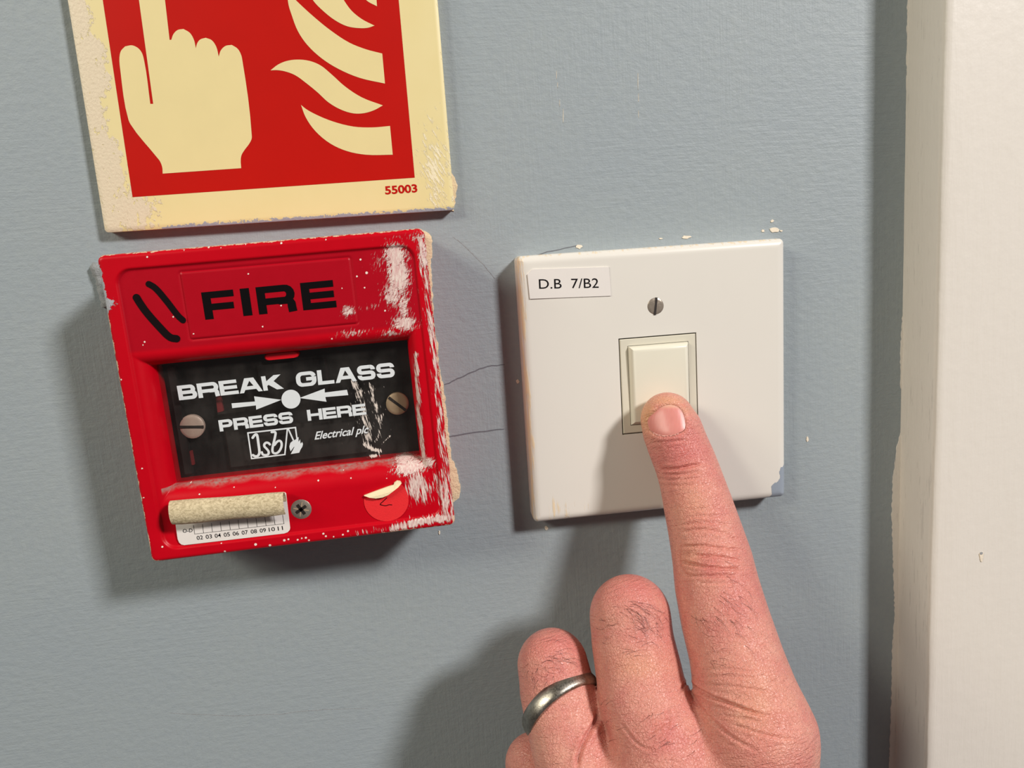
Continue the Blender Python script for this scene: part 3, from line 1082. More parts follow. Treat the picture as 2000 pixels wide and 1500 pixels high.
slab('backing_plate', brect(WX0 - 1, WX1 + 1, WY0 - 1, WY1 + 1), 14.5, 15.6, 'black_plastic', box)
slab('contact_block', brect(-20.5, 20, -20.5, -9.5), 15.5, 17.2, 'dark_bracket', box, .4)
slab('contact_block', brect(-9, 11, -2.5, 9), 15.5, 16.6, 'black_plastic', box, .4)
slab('side_rail', brect(-33.2, -31.2, -21, 11), 15.5, 17.8, 'dark_bracket', box, .3)
slab('red_clip', [BF.w(*BF.px(u, v, 16.8)) for u, v in [(421, 774), (431, 773), (436, 803), (425, 806)]], 15.5, 16.8, 'red_plastic_inner', box)
slab('red_clip', [BF.w(*BF.px(u, v, 16.8)) for u, v in [(366, 882), (374, 881), (379, 908), (370, 909)]], 15.5, 16.8, 'red_plastic_inner', box)
slab('bracket_lip', [BF.w(*BF.px(u, v, 17.3)) for u, v in [(425, 806), (478, 800), (478, 803), (425, 810)]], 15.5, 17.3, 'dark_bracket', box)
for u_, v_ in ((774, 788), (376, 833)):
    qx, qy = BF.px(u_, v_, 16.4)
    slab('screw_post', [BF.w(qx + 2.3 * math.cos(t * math.pi / 9), qy + 2.3 * math.sin(t * math.pi / 9)) for t in range(18)], 15.5, 16.5, 'black_plastic', box)
disc_screw('glass_screw', BF, 776, 789, 16.4, 18.0, 3.35, -44, 'brass_screw', box)
disc_screw('glass_screw', BF, 374, 834, 16.4, 18.0, 3.5, -6, 'pale_screw', box)

xs = np.linspace(WX0 - .6, WX1 + .6, 150)
ys = np.linspace(WY0 - .6, WY1 + .6, 90)


def g_scr(X, Y):
    a = line_blob(BF, X, Y, [(690, 745), (708, 790), (718, 840), (717, 868)], GLS, 1.3, .60)
    a = np.maximum(a, line_blob(BF, X, Y, [(722, 750), (735, 800), (742, 830)], GLS, .8, .58))
    a = np.maximum(a, line_blob(BF, X, Y, [(712, 868), (728, 878), (742, 882)], GLS, .8, .74))
    a = np.maximum(a, line_blob(BF, X, Y, [(746, 810), (740, 850), (734, 862)], GLS, .5, .55))
    a = np.maximum(a, line_blob(BF, X, Y, [(745, 868), (762, 852)], GLS, .4, .6))
    a = np.maximum(a, blob(BF, X, Y, 730, 891, GLS, 12, 4, .9))
    return np.maximum(a, blob(BF, X, Y, 715, 800, GLS, 40, 80, .30))


def g_haze(X, Y):
    return 0.32 + .3 * np.exp(-((Y - WY0) / 5) ** 2)


heightfield('glass_pane', BF, xs[-1] - xs[0], ys[-1] - ys[0], .3, xs - (xs[0] + xs[-1]) / 2, ys - (ys[0] + ys[-1]) / 2, lambda X, Y: X * 0 + GLS - .35, None, GLS - 1.2, 0, 'glass', box,
            {'scratch': lambda X, Y: g_scr(X + (xs[0] + xs[-1]) / 2, Y + (ys[0] + ys[-1]) / 2), 'haze': lambda X, Y: g_haze(X, Y + (ys[0] + ys[-1]) / 2)})
gp = bpy.data.objects['glass_pane']
dxy = BF.w((xs[0] + xs[-1]) / 2, (ys[0] + ys[-1]) / 2)
gp.location = BV(dxy[0] - BF.cx, dxy[1] - BF.cz, 0)

HP = GLS - .28
z2, z3 = crop(330, 690, 8.333), crop(560, 690, 7.692)
pr = Print(HP)
wide_text(pr, 'BREAK', [(345, 753.8), (549, 731), (554.6, 759), (350, 782)], [.182, .205, .178, .225, .20], .008, .255)
pr.build('lettering', 'glass_print', box)
pr = Print(HP)
wide_text(pr, 'GLASS', [(576.5, 728), (768.6, 707.5), (772, 736), (579.8, 756.5)], [.205, .165, .215, .185, .185], .012, .255)
pr.build('lettering', 'glass_print', box)
pr = Print(HP)
wide_text(pr, 'PRESS', [(426, 821), (570.4, 803.5), (573.5, 826), (429.6, 843)], [.18, .195, .18, .19, .19], .01, .26)
pr.build('lettering', 'glass_print', box)
pr = Print(HP)
wide_text(pr, 'HERE', [(598.8, 800.8), (713.4, 788), (716, 809.5), (601.6, 822.2)], [.25, .23, .25, .23], .012, .26)
pr.build('lettering', 'glass_print', box)
for pts in (z2([(1018, 815), (1400, 785), (1385, 700), (1830, 757), (1420, 918), (1415, 848), (1030, 893)]),
            z3([(190, 672), (570, 530), (572, 590), (905, 548), (925, 628), (580, 658), (598, 728)])):
    pr = Print(HP)
    pr.px(pts)
    pr.build('arrow', 'glass_print', box)
pr = Print(HP + .02)
pr.px([(568.3 + 18.6 * math.cos(t * math.pi / 20), 779.6 + 18.4 * math.sin(t * math.pi / 20)) for t in range(40)])
pr.build('press_spot', 'glass_print', box)
z1 = crop(470, 820, 14.286)
pr = Print(HP)
for pts, w_, it in (([(185, 367), (1548, 212)], 42, 0), ([(200, 360), (308, 1095)], 40, 0), ([(300, 1083), (1252, 966)], 38, 0), ([(1232, 985), (1305, 235)], 40, 0), ([(1325, 240), (1475, 575)], 42, 0), ([(1528, 205), (1570, 510)], 40, 0),
                    ([(335, 500), (385, 430), (440, 395), (470, 450), (495, 650), (525, 850), (525, 950), (470, 1018), (400, 1020), (345, 985)], 72, 2),
                    ([(815, 685), (775, 640), (705, 632), (655, 685), (660, 745), (730, 810), (785, 880), (785, 945), (735, 985), (665, 985), (610, 965), (592, 905)], 66, 2),
                    ([(868, 342), (985, 330), (960, 480), (920, 650), (885, 800), (890, 900), (950, 945), (1040, 920), (1110, 830), (1150, 720), (1140, 620), (1085, 572), (1010, 610), (945, 700)], 66, 2)):
    pr.ribbon_px(z1(pts), w_ / 14.286, caps=it > 0, it=it)
pr.px(z1([(1395, 880), (1370, 800), (1360, 740), (1390, 640), (1450, 590), (1540, 545), (1570, 495), (1620, 482), (1612, 600), (1625, 600), (1660, 540), (1672, 650), (1682, 660), (1715, 615), (1742, 670), (1722, 750), (1672, 830), (1635, 915), (1398, 955), (1500, 760), (1490, 750)]))
pr.build('emblem', 'glass_print', box)
pr = Print(HP)
text_line(pr, 'Electrical plc', (614.5, 858.5), (718, 845.5), (618.5, 843), bold=0.018)
pr.build('lettering', 'glass_print', box)

pr = Print(PAN + .13 + .05)
wide_text(pr, 'FIRE', [(392.6, 571.3), (651.6, 546.6), (657.7, 599.8), (401.2, 624.5)], [.235, .068, .285, .255], .050, .262)
pr.build('lettering', 'black_ink', box)
z5 = crop(160, 420, 4.1675)
for pts, w_ in (([(545, 562), (600, 592), (700, 712), (780, 820), (822, 856)], 54), ([(445, 672), (470, 715), (530, 800), (640, 922), (715, 1000), (770, 1006)], 64)):
    pr = Print(PAN + .08)
    pr.ribbon_px(z5(pts), w_ / 4.1675, caps=True)
    pr.build('marker_stroke', 'marker_ink', box)
tx, ty = BF.px(550, 695, 21.5)
slab('tab', [BF.w(tx + a, ty + b) for a, b in arc(3.7, 0, 1.1, .95, -90, 90, 5) + arc(-3.7, 0, 1.1, .95, 90, 270, 5)], 19.0, 21.8, simple('red_tab', lin(200, 8, 26), .36), box, .35, True)
disc_screw('cover_screw', BF, 588, 995, 24.5, PAN + .2, 2.95, 30, 'steel_screw', box, cross=True, dome=.3)

# peeling inspection label
z4 = crop(310, 940, 6.897)
lab = []
for u, v in z4([(1700, 150), (215, 320), (228, 600), (255, 780), (275, 826), (305, 852), (345, 860), (1690, 703), (1738, 686), (1765, 655), (1770, 630), (1715, 165)]):
    lab.append(at(u, v, PAN + .25))
lb = slab('inspection_label', lab, PAN - .1, PAN + .25, 'sticker_white', box)
pr = Print(PAN + .3)
pr.ribbon_px(z4([(480, 712), (1692, 570)]), .7, it=0)
for k in range(11):
    t = k / 10
    b = (484 + t * 1203, 711 - t * 141)
    pr.ribbon_px(z4([b, (b[0] - 17, b[1] - 120)]), .7, it=0)
text_line(pr, 'O-D', *z4([(325, 694), (456, 683), (322, 645)]), bold=.004)
for k in range(10):
    s = ['02', '03', '04', '05', '06', '07', '08', '09', '10', '11'][k]
    x, y = 516 + k * 121.3, 790 - k * 14.0
    text_line(pr, s, *z4([(x, y), (x + 82 if s != '11' else x + 68, y - 10), (x - 8, y - 53)]), bold=.006)
pr.build('table_print', 'black_ink', lb)
# the rolled-down top of the label
ax, ay = BF.px(336, 1001, PAN + 2.6)
bx, by = BF.px(557, 983, PAN + 2.6)
vr, fr_ = [], []
NA, NS = 18, 26
for s_ in range(NS + 1):
    t = s_ / NS
    x0, y0 = ax + (bx - ax) * t, ay + (by - ay) * t
    R1 = 3.45 - .1 * t + .10 * math.sin(t * 9)
    endcut = 20 * max(0, 1 - t * 9) + 26 * sstep(.55, 1.0, t) + 4 * math.sin(t * 7)
    for side_ in (0, 1):
        for k in range(NA + 1):
            a = math.radians(-90 + (262 - endcut) * k / NA)
            rr = R1 - (0.28 if side_ else 0)
            lean = 0.0
            X = x0 + (0.9 * (t < .04)) * 0 + lean
            Y = y0 + rr * math.cos(a)
            Hh = PAN + .3 + R1 * .72 + rr * .72 * math.sin(a)
            w_ = BF.w(X, Y)
            vr.append((w_[0], w_[1], Hh))
m2 = 2 * (NA + 1)
for s_ in range(NS):
    for k in range(NA):
        a0, b0 = s_ * m2 + k, (s_ + 1) * m2 + k
        fr_.append((a0, b0, b0 + 1, a0 + 1))
        a1, b1 = a0 + NA + 1, b0 + NA + 1
        fr_.append((a1, a1 + 1, b1 + 1, b1))
    for k in (0, NA):
        a0, b0 = s_ * m2 + k, (s_ + 1) * m2 + k
        fr_.append((a0, a0 + NA + 1, b0 + NA + 1, b0))
for s_ in (0, NS):
    for k in range(NA):
        a0 = s_ * m2 + k
        fr_.append((a0, a0 + 1, a0 + NA + 2, a0 + NA + 1))
fix_normals(mk('curled_flap', vr, fr_, 'roll', lb, True, 60))['label'] = 'beige fibrous back of the curled paper'

# round red sticker with a folded edge
z6 = crop(690, 920, 9.09)
arcpts = [(585 + 397 * math.cos(math.radians(a)), 520 + 372 * math.sin(math.radians(a))) for a in range(-48, 192, 8)]
rs = slab('round_sticker', [at(u, v, PAN + .2) for u, v in z6(arcpts + [(300, 470), (430, 470), (600, 440), (740, 330)])], PAN - .1, PAN + .2, 'sticker_red', box)
flap = z6([(188, 440), (330, 385), (480, 330), (620, 280), (718, 250), (725, 212), (775, 176), (835, 186), (856, 222), (800, 290), (720, 352), (620, 428), (520, 470), (400, 488), (290, 475)])
n = len(flap)
v_ = [at3(u, v, PAN + .35 + (1.1 if i >= 9 else .5)) for i, (u, v) in enumerate(flap)]
cen = z6([(480, 410), (640, 340), (740, 270)])
v_ = [tuple(p) for p in v_]
pf = Print(0)
mkv = v_ + [(p[0], p[1], PAN + .1) for p in v_]
ff = [tuple(range(n))] + [(i, (i + 1) % n, n + (i + 1) % n, n + i) for i in range(n)]
fl = fix_normals(mk('folded_edge', mkv, ff, 'sticker_back', rs))
pr = Print(PAN + .25)
pr.ribbon_px(z6([(600, 470), (540, 530), (465, 592), (520, 608), (580, 618), (630, 596), (690, 600)]), 1.5, it=1)
pr.build('pen_mark', 'black_ink', rs)

# ------------------------------------------------------------------ light switch
SF = Frame(0, 0, -0.0068)
SW, ST = 86.0, 8.6
sw = empty('light_switch', 0, -43, 0, 'white square light switch plate with one rocker and a printed label', 'switch')
c4 = [SF.px(u, v, ST) for u, v in [(1208, 662), (1358.4, 648.6), (1366, 838), (1215.5, 849.5)]]
HX0, HX1 = (c4[0][0] + c4[3][0]) / 2, (c4[1][0] + c4[2][0]) / 2
HY1, HY0 = (c4[0][1] + c4[1][1]) / 2, c4[3][1]
xs = mesh_lines(-SW / 2, SW / 2, .5, [HX0, HX1])
xs = np.sort(np.concatenate([xs, -SW / 2 + np.array([.1, .25, .75, 1.25, 1.75]), SW / 2 - np.array([.1, .25, .75, 1.25, 1.75])]))
ys = mesh_lines(-SW / 2, SW / 2, .5, [HY0, HY1])
ys = np.sort(np.concatenate([ys, -SW / 2 + np.array([.1, .25, .75, 1.25, 1.75]), SW / 2 - np.array([.1, .25, .75, 1.25, 1.75])]))


def sw_h(X, Y):
    d = -rr_sdf(X, Y, SW, SW, 1.6)
    rb = 2.6
    e = np.clip(d, 0, rb)
    h = ST - .75 * (rb - np.sqrt(rb * rb - (rb - e) ** 2))
    h = h - 0.22 * (1 - np.clip(d / 30, 0, 1)) ** 2
    return h


def sw_cream(X, Y):
    a = (1 - sstep(.6, 3.0, X + SW / 2)) * .62
    b = (1 - sstep(.3, 1.5, SW / 2 - Y)) * .45
    c_ = .52 * np.exp(-(((X + SW / 2 - 9) / 9) ** 2 + ((Y + SW / 2 - 4) / 6) ** 2))
    return np.maximum(np.maximum(a, b), c_)


def sw_grey(X, Y):
    x, y = SW / 2 - X, Y + SW / 2
    q = x / 7.6 + y / 13.0 + .1 * np.sin(y * 1.1) + .06 * np.sin(x * 2.5)
    return np.where((x < 8) & (y < 14), 1.25 * (1 - sstep(.78, 1.02, q)), 0)


heightfield('plate', SF, SW, SW, 1.6, xs, ys, sw_h, (HX0, HX1, HY0, HY1), 0.0, 3.0, 'plate', sw, {'cream': sw_cream, 'grey': sw_grey})


def srect(x0, x1, y0, y1):
    return [SF.w(x0, y0), SF.w(x1, y0), SF.w(x1, y1), SF.w(x0, y1)]


slab('switch_well', srect(HX0 - .3, HX1 + .3, HY0 - .3, HY1 + .3), 2.0, 4.0, 'dark_gap', sw)
# surround: a rectangular ring
g = .38
o4 = [(HX0 + g, HY0 + g), (HX1 - g, HY0 + g), (HX1 - g, HY1 - g), (HX0 + g, HY1 - g)]
kx = 2.25
i4 = [(HX0 + g + kx, HY0 + g + kx * 1.05), (HX1 - g - kx, HY0 + g + kx * 1.05), (HX1 - g - kx, HY1 - g - kx * .9), (HX0 + g + kx, HY1 - g - kx * .9)]
rv, rf = [], []
rings = [(o4, 4.0, 0), (o4, ST - .05, 0), (o4, ST + .12, .18), (i4, ST + .12, -.15), (i4, ST - .05, 0), (i4, 4.0, 0)]
for q, h, ins in rings:
    mx = (q[0][0] + q[1][0]) / 2
    my = (q[0][1] + q[3][1]) / 2
    for x, y in q:
        w_ = SF.w(x - math.copysign(ins, x - mx), y - math.copysign(ins, y - my))
        rv.append((w_[0], w_[1], h))
for k in range(len(rings) - 1):
    for i in range(4):
        j = (i + 1) % 4
        rf.append((k * 4 + i, k * 4 + j, (k + 1) * 4 + j, (k + 1) * 4 + i))
fix_normals(mk('surround', rv, rf, 'cream_surround', sw))
# rocker, tilted: top edge proud, lower edge pushed in
gi = .3
R0 = [(i4[0][0] + gi, i4[0][1] + gi), (i4[1][0] - gi, i4[1][1] + gi), (i4[2][0] - gi, i4[2][1] - gi), (i4[3][0] + gi, i4[3][1] - gi)]
RHT, RHB = ST + 2.3, ST + 1.5
rv, rf = [], []


def rock(x, y, f_):
    t = (y - R0[0][1]) / (R0[3][1] - R0[0][1])
    return RHB + (RHT - RHB) * t - f_


lev = [(0, 4.2, None), (0, ST + .1, None), (.45, None, .75), (.9, None, .30), (1.35, None, .06), (1.9, None, 0)]
for ins, hh, dn in lev:
    for x, y in R0:
        mx, my = (R0[0][0] + R0[1][0]) / 2, (R0[0][1] + R0[3][1]) / 2
        xx, yy = x - math.copysign(ins, x - mx), y - math.copysign(ins, y - my)
        w_ = SF.w(xx, yy)
        rv.append((w_[0], w_[1], hh if hh is not None else rock(xx, yy, dn)))
for k in range(len(lev) - 1):
    for i in range(4):
        j = (i + 1) % 4
        rf.append((k * 4 + i, k * 4 + j, (k + 1) * 4 + j, (k + 1) * 4 + i))
rf.append(tuple(range((len(lev) - 1) * 4, len(lev) * 4)))
fix_normals(mk('rocker', rv, rf, 'cream_plastic', sw, True, 25))
disc_screw('plate_screw', SF, 1280.6, 598, 6.5, ST + .12, 2.85, 82, 'steel_screw', sw, dome=.5)
sx_, sy_ = SF.px(1280.6, 598, ST)
u_, v_2 = to_px(np.array([*SF.w(sx_, -sy_), ST]))
disc_screw('plate_screw', SF, u_, v_2, 6.5, ST + .12, 2.85, 60, 'steel_screw', sw, dome=.5)
zl = crop(980, 440, 4.6875)
tag = slab('paper_label', [at(u, v, ST + .2) for u, v in zl([(235, 450), (282, 403), (980, 381), (1000, 646), (258, 674)])], ST - .3, ST + .2, 'label_white', sw)
pr = Print(ST + .25)
text_line(pr, 'D.B  7/B2', *zl([(343, 581), (888, 572), (339, 493)]), bold=.0)
pr.build('lettering', 'black_ink', tag)

# ------------------------------------------------------------------ the hand
def rc(P, a, b, ra, rb):
    """distance to a round cone (linear radius capsule), float32"""
    ba = b - a
    L2 = float(ba @ ba) + 1e-9
    t = ((P[0] - a[0]) * ba[0] + (P[1] - a[1]) * ba[1] + (P[2] - a[2]) * ba[2]) / L2
    np.clip(t, 0, 1, out=t)
    d = np.sqrt((P[0] - a[0] - t * ba[0]) ** 2 + (P[1] - a[1] - t * ba[1]) ** 2 + (P[2] - a[2] - t * ba[2]) ** 2)
    return d - (ra + (rb - ra) * t)


def smin(a, b, k):
    h = np.clip(0.5 + 0.5 * (b - a) / k, 0, 1)
    return b + (a - b) * h - k * h * (1 - h)


def station(L, R, h):
    """joint centre and radius from the two sides of a finger and its height"""
    a, b = at3(L[0], L[1], h), at3(R[0], R[1], h)
    return (a + b) / 2, np.linalg.norm(a - b) / 2 * 0.985


IDX = [station((1252, 824), (1355, 812), 17.8), station((1256, 848), (1370, 834), 18.9), station((1267, 880), (1382, 864), 20.6), station((1279, 910), (1396, 895), 22.6), station((1289, 945), (1409, 927), 25.2),
       station((1298, 998), (1428, 977), 29.3), station((1308, 1052), (1447, 1030), 33.2), station((1316, 1105), (1465, 1082), 37.0), station((1321, 1160), (1479, 1134), 42.0),
       station((1333, 1228), (1500, 1198), 48.0), station((1348, 1290), (1522, 1262), 53.5), station((1356, 1345), (1545, 1328), 58.5), station((1366, 1440), (1588, 1425), 64.5)]
MID = [station((1154, 1206), (1306, 1200), 38.5), station((1156, 1262), (1315, 1246), 42), station((1163, 1315), (1329, 1300), 46), station((1170, 1372), (1342, 1356), 50.5), station((1195, 1450), (1384, 1430), 57), station((1212, 1540), (1412, 1520), 63)]
RNG = [station((1012, 1300), (1146, 1298), 35.5), station((1014, 1355), (1163, 1340), 39), station((1024, 1410), (1180, 1385), 43), station((1038, 1475), (1200, 1445), 48), station((1068, 1590), (1250, 1570), 57)]
PNK = [station((988, 1492), (1100, 1490), 34), station((1000, 1560), (1125, 1550), 41), station((1030, 1680), (1160, 1660), 52)]


def fold(st, d1, d2, r1, r2):
    """the two hidden phalanges of a curled finger, from its knuckle"""
    c, r = st[0]
    a = c + np.array(d1)
    b = a + np.array(d2)
    return [(c, r * .93), (a, r1), (b, r2)]


chains = [IDX, MID, fold(MID, (0.5, -19, -16), (1, -20, 9), 9.0, 7.8), RNG, fold(RNG, (3.5, -17, -13), (2, -18, 9), 8.6, 7.4), PNK, fold(PNK, (2, -13, -13), (2, -14, 8), 7.4, 6.4)]
wrist = MID[-1][0] + np.array([8.0, -58, 26.0])
elbow = wrist + np.array([12.0, -62, 34.0])
iM, mM, rM, pM = IDX[-1][0], MID[-1][0], RNG[-1][0], PNK[-1][0]
palm = [(iM, wrist + np.array([12, 4, 0]), 13.5, 17), (mM, wrist, 13.5, 18), (rM, wrist + np.array([-8, 2, 0]), 12.5, 17), (pM, wrist + np.array([-15, 2, -3]), 11.0, 15),
        (iM + np.array([2, -10, -8]), mM + np.array([0, -14, -9]), 13, 13), (mM + np.array([0, -14, -9]), pM + np.array([2, -10, -8]), 13, 11),
        (wrist + np.array([-9, 0, 0]), elbow + np.array([-10, 0, 0]), 18, 24), (wrist + np.array([9, 0, 0]), elbow + np.array([10, 0, 0]), 18, 24),
        (iM + np.array([-3, -9, -1]), mM + np.array([1, -4, 0]), 12.5, 12.5), (mM, rM, 12.0, 11.0),
        (iM + np.array([6, -13, -7]), wrist + np.array([16, 12, -8]), 11.5, 15)]
thumb = [(wrist + np.array([18, 12, -8]), 14.0), (iM + np.array([15, -38, -10]), 12.5), (iM + np.array([6, -26, -34]), 11.0), (iM + np.array([-14, -22, -40]), 9.0)]


def hand_sdf(P):
    dp = None
    for a, b, ra, rb in palm:
        d = rc(P, a, b, ra, rb)
        dp = d if dp is None else smin(dp, d, 7.0)
    out = dp
    groups = [[0], [1, 2], [3, 4], [5, 6], [7]]
    ch = chains + [thumb]
    for gr in groups:
        dg = None
        for ci in gr:
            c = ch[ci]
            d = None
            for (a, ra), (b, rb) in zip(c[:-1], c[1:]):
                q = rc(P, a, b, ra, rb)
                d = q if d is None else np.minimum(d, q)
            dg = d if dg is None else smin(dg, d, 2.5)
        dg = smin(dg, dp, 4.0)
        out = smin(out, dg, 1.0)
    return out


def surface_nets(F, org, st):
    sgn = F < 0
    nx_, ny_, nz_ = F.shape
    cnt = np.zeros((nx_ - 1, ny_ - 1, nz_ - 1), np.int8)
    for dx in (0, 1):
        for dy in (0, 1):
            for dz in (0, 1):
                cnt += sgn[dx:nx_ - 1 + dx, dy:ny_ - 1 + dy, dz:nz_ - 1 + dz]
    act = (cnt > 0) & (cnt < 8)
    I = np.argwhere(act)
    ids = -np.ones(act.shape, np.int64)
    ids[act] = np.arange(len(I))
    acc = np.zeros((len(I), 3))
    num = np.zeros(len(I))
    cs = [(a, b, c) for a in (0, 1) for b in (0, 1) for c in (0, 1)]
    for p in cs:
        for ax_ in range(3):
            if p[ax_] == 0:
                q = list(p)
                q[ax_] = 1
                f0 = F[I[:, 0] + p[0], I[:, 1] + p[1], I[:, 2] + p[2]]
                f1 = F[I[:, 0] + q[0], I[:, 1] + q[1], I[:, 2] + q[2]]
                m = (f0 < 0) != (f1 < 0)
                t = np.where(m, f0 / np.where(m, f0 - f1, 1), 0)
                pos = np.array(p, float)[None] + np.eye(3)[ax_][None] * t[:, None]
                acc += pos * m[:, None]
                num += m
    V_ = (I + acc / num[:, None]) * st + org
    faces = []
    for ax_ in range(3):
        a = np.take(sgn, range(F.shape[ax_] - 1), ax_)
        b = np.take(sgn, range(1, F.shape[ax_]), ax_)
        E_ = np.argwhere(a != b)
        u, w = (ax_ + 1) % 3, (ax_ + 2) % 3
        ok = (E_[:, u] > 0) & (E_[:, w] > 0) & (E_[:, u] < act.shape[u]) & (E_[:, w] < act.shape[w])
        E_ = E_[ok]
        s0 = sgn[E_[:, 0], E_[:, 1], E_[:, 2]]

        def cell(du, dw):
            C = E_.copy()
            C[:, u] -= du
            C[:, w] -= dw
            return ids[C[:, 0], C[:, 1], C[:, 2]]
        q = np.stack([cell(1, 1), cell(0, 1), cell(0, 0), cell(1, 0)], -1)
        q[~s0] = q[~s0][:, ::-1]
        faces.append(q)
    return V_, np.concatenate(faces)


step = 0.8
allp = np.concatenate([np.array([c[0] for ch in chains + [thumb] for c in ch]), wrist[None], elbow[None]])
lo = allp.min(0) - np.array([30, 28, 14])
hi = allp.max(0) + np.array([30, 14, 28])
gx, gy, gz = (np.arange(lo[i], hi[i], step, dtype=np.float32) for i in range(3))
P_ = np.meshgrid(gx, gy, gz, indexing='ij', sparse=True)
F_ = hand_sdf([p.astype(np.float32) for p in P_])
hv, hf = surface_nets(F_, lo.astype(np.float32), step)
del F_


def grad_project(V_, it=2):
    for _ in range(it):
        X = [V_[:, i] for i in range(3)]
        d = hand_sdf(X)
        e = .15
        gr = np.stack([hand_sdf([X[j] + (e if j == i else 0) for j in range(3)]) - d for i in range(3)], -1) / e
        gl = np.linalg.norm(gr, axis=1, keepdims=True)
        gr /= np.maximum(gl, .3)
        V_ = V_ - gr * np.clip(d, -1, 1)[:, None]
    return V_


hv = grad_project(hv, 2)
# relax
E1 = np.concatenate([hf[:, [0, 1]], hf[:, [1, 2]], hf[:, [2, 3]], hf[:, [3, 0]]])
for _ in range(6):
    s_ = np.zeros_like(hv)
    c_ = np.zeros(len(hv))
    np.add.at(s_, E1[:, 0], hv[E1[:, 1]])
    np.add.at(c_, E1[:, 0], 1)
    np.add.at(s_, E1[:, 1], hv[E1[:, 0]])
    np.add.at(c_, E1[:, 1], 1)
    hv = hv * .45 + .55 * s_ / c_[:, None]

hand_root = IDX[0][0]
# split every quad in four, then relax once
Eall = np.sort(np.concatenate([hf[:, [0, 1]], hf[:, [1, 2]], hf[:, [2, 3]], hf[:, [3, 0]]]), 1)
key = Eall[:, 0] * len(hv) + Eall[:, 1]
uk, inv = np.unique(key, return_inverse=True)
emid = (hv[uk // len(hv)] + hv[uk % len(hv)]) / 2
nF, nV0 = len(hf), len(hv)
e_ = inv.reshape(4, nF) + nV0
fc = np.arange(nF) + nV0 + len(uk)
hv = np.concatenate([hv, emid, hv[hf].mean(1)])
hf = np.concatenate([np.stack([hf[:, 0], e_[0], fc, e_[3]], -1), np.stack([e_[0], hf[:, 1], e_[1], fc], -1),
                     np.stack([fc, e_[1], hf[:, 2], e_[2]], -1), np.stack([e_[3], fc, e_[2], hf[:, 3]], -1)])
E1 = np.concatenate([hf[:, [0, 1]], hf[:, [1, 2]], hf[:, [2, 3]], hf[:, [3, 0]]])
for _ in range(2):
    c_ = np.bincount(E1[:, 0], minlength=len(hv)) + np.bincount(E1[:, 1], minlength=len(hv))
    s_ = np.stack([np.bincount(E1[:, 0], hv[E1[:, 1], q], len(hv)) + np.bincount(E1[:, 1], hv[E1[:, 0], q], len(hv)) for q in range(3)], -1)
    hv = hv * .5 + .5 * s_ / c_[:, None]
hand = mk('hand', hv, hf, 'skin', None, True)
me2 = hand.data
setup(hand, 'left hand with outstretched index finger pressing the switch, other fingers curled', 'hand')
nv = len(me2.vertices)
co = np.zeros(nv * 3, np.float32)
no = np.zeros(nv * 3, np.float32)
me2.vertices.foreach_get('co', co)
me2.vertices.foreach_get('normal', no)
co, no = co.reshape(-1, 3), no.reshape(-1, 3)
Pm = np.stack([co[:, 0], co[:, 2], -co[:, 1]], -1) / S
Nm = np.stack([no[:, 0], no[:, 2], -no[:, 1]], -1)
uv = to_px(Pm)
front = ((CAM - Pm) * Nm).sum(1) > 0
# only the dorsal side in view gets creases
hz1 = crop(1220, 960, 4.41)
hz8 = crop(1180, 740, 5.77)
hz3 = crop(1260, 1200, 5.0)
hz2 = crop(980, 1100, 3.75)


def seg_dist(pts):
    d = np.full(nv, 1e9)
    tt = np.zeros(nv)
    n = len(pts) - 1
    pa = np.array(pts)
    sel = np.nonzero(front & (uv > pa.min(0) - 28).all(1) & (uv < pa.max(0) + 28).all(1))[0]
    us, ds, ts = uv[sel], d[sel], tt[sel]
    for i in range(n):
        a, v = pa[i], pa[i + 1] - pa[i]
        t = np.clip(((us - a) @ v) / (v @ v), 0, 1)
        q = np.hypot(us[:, 0] - a[0] - t * v[0], us[:, 1] - a[1] - t * v[1])
        m = q < ds
        ds[m] = q[m]
        ts[m] = (i + t[m]) / n
    d[sel], tt[sel] = ds, ts
    return d, tt


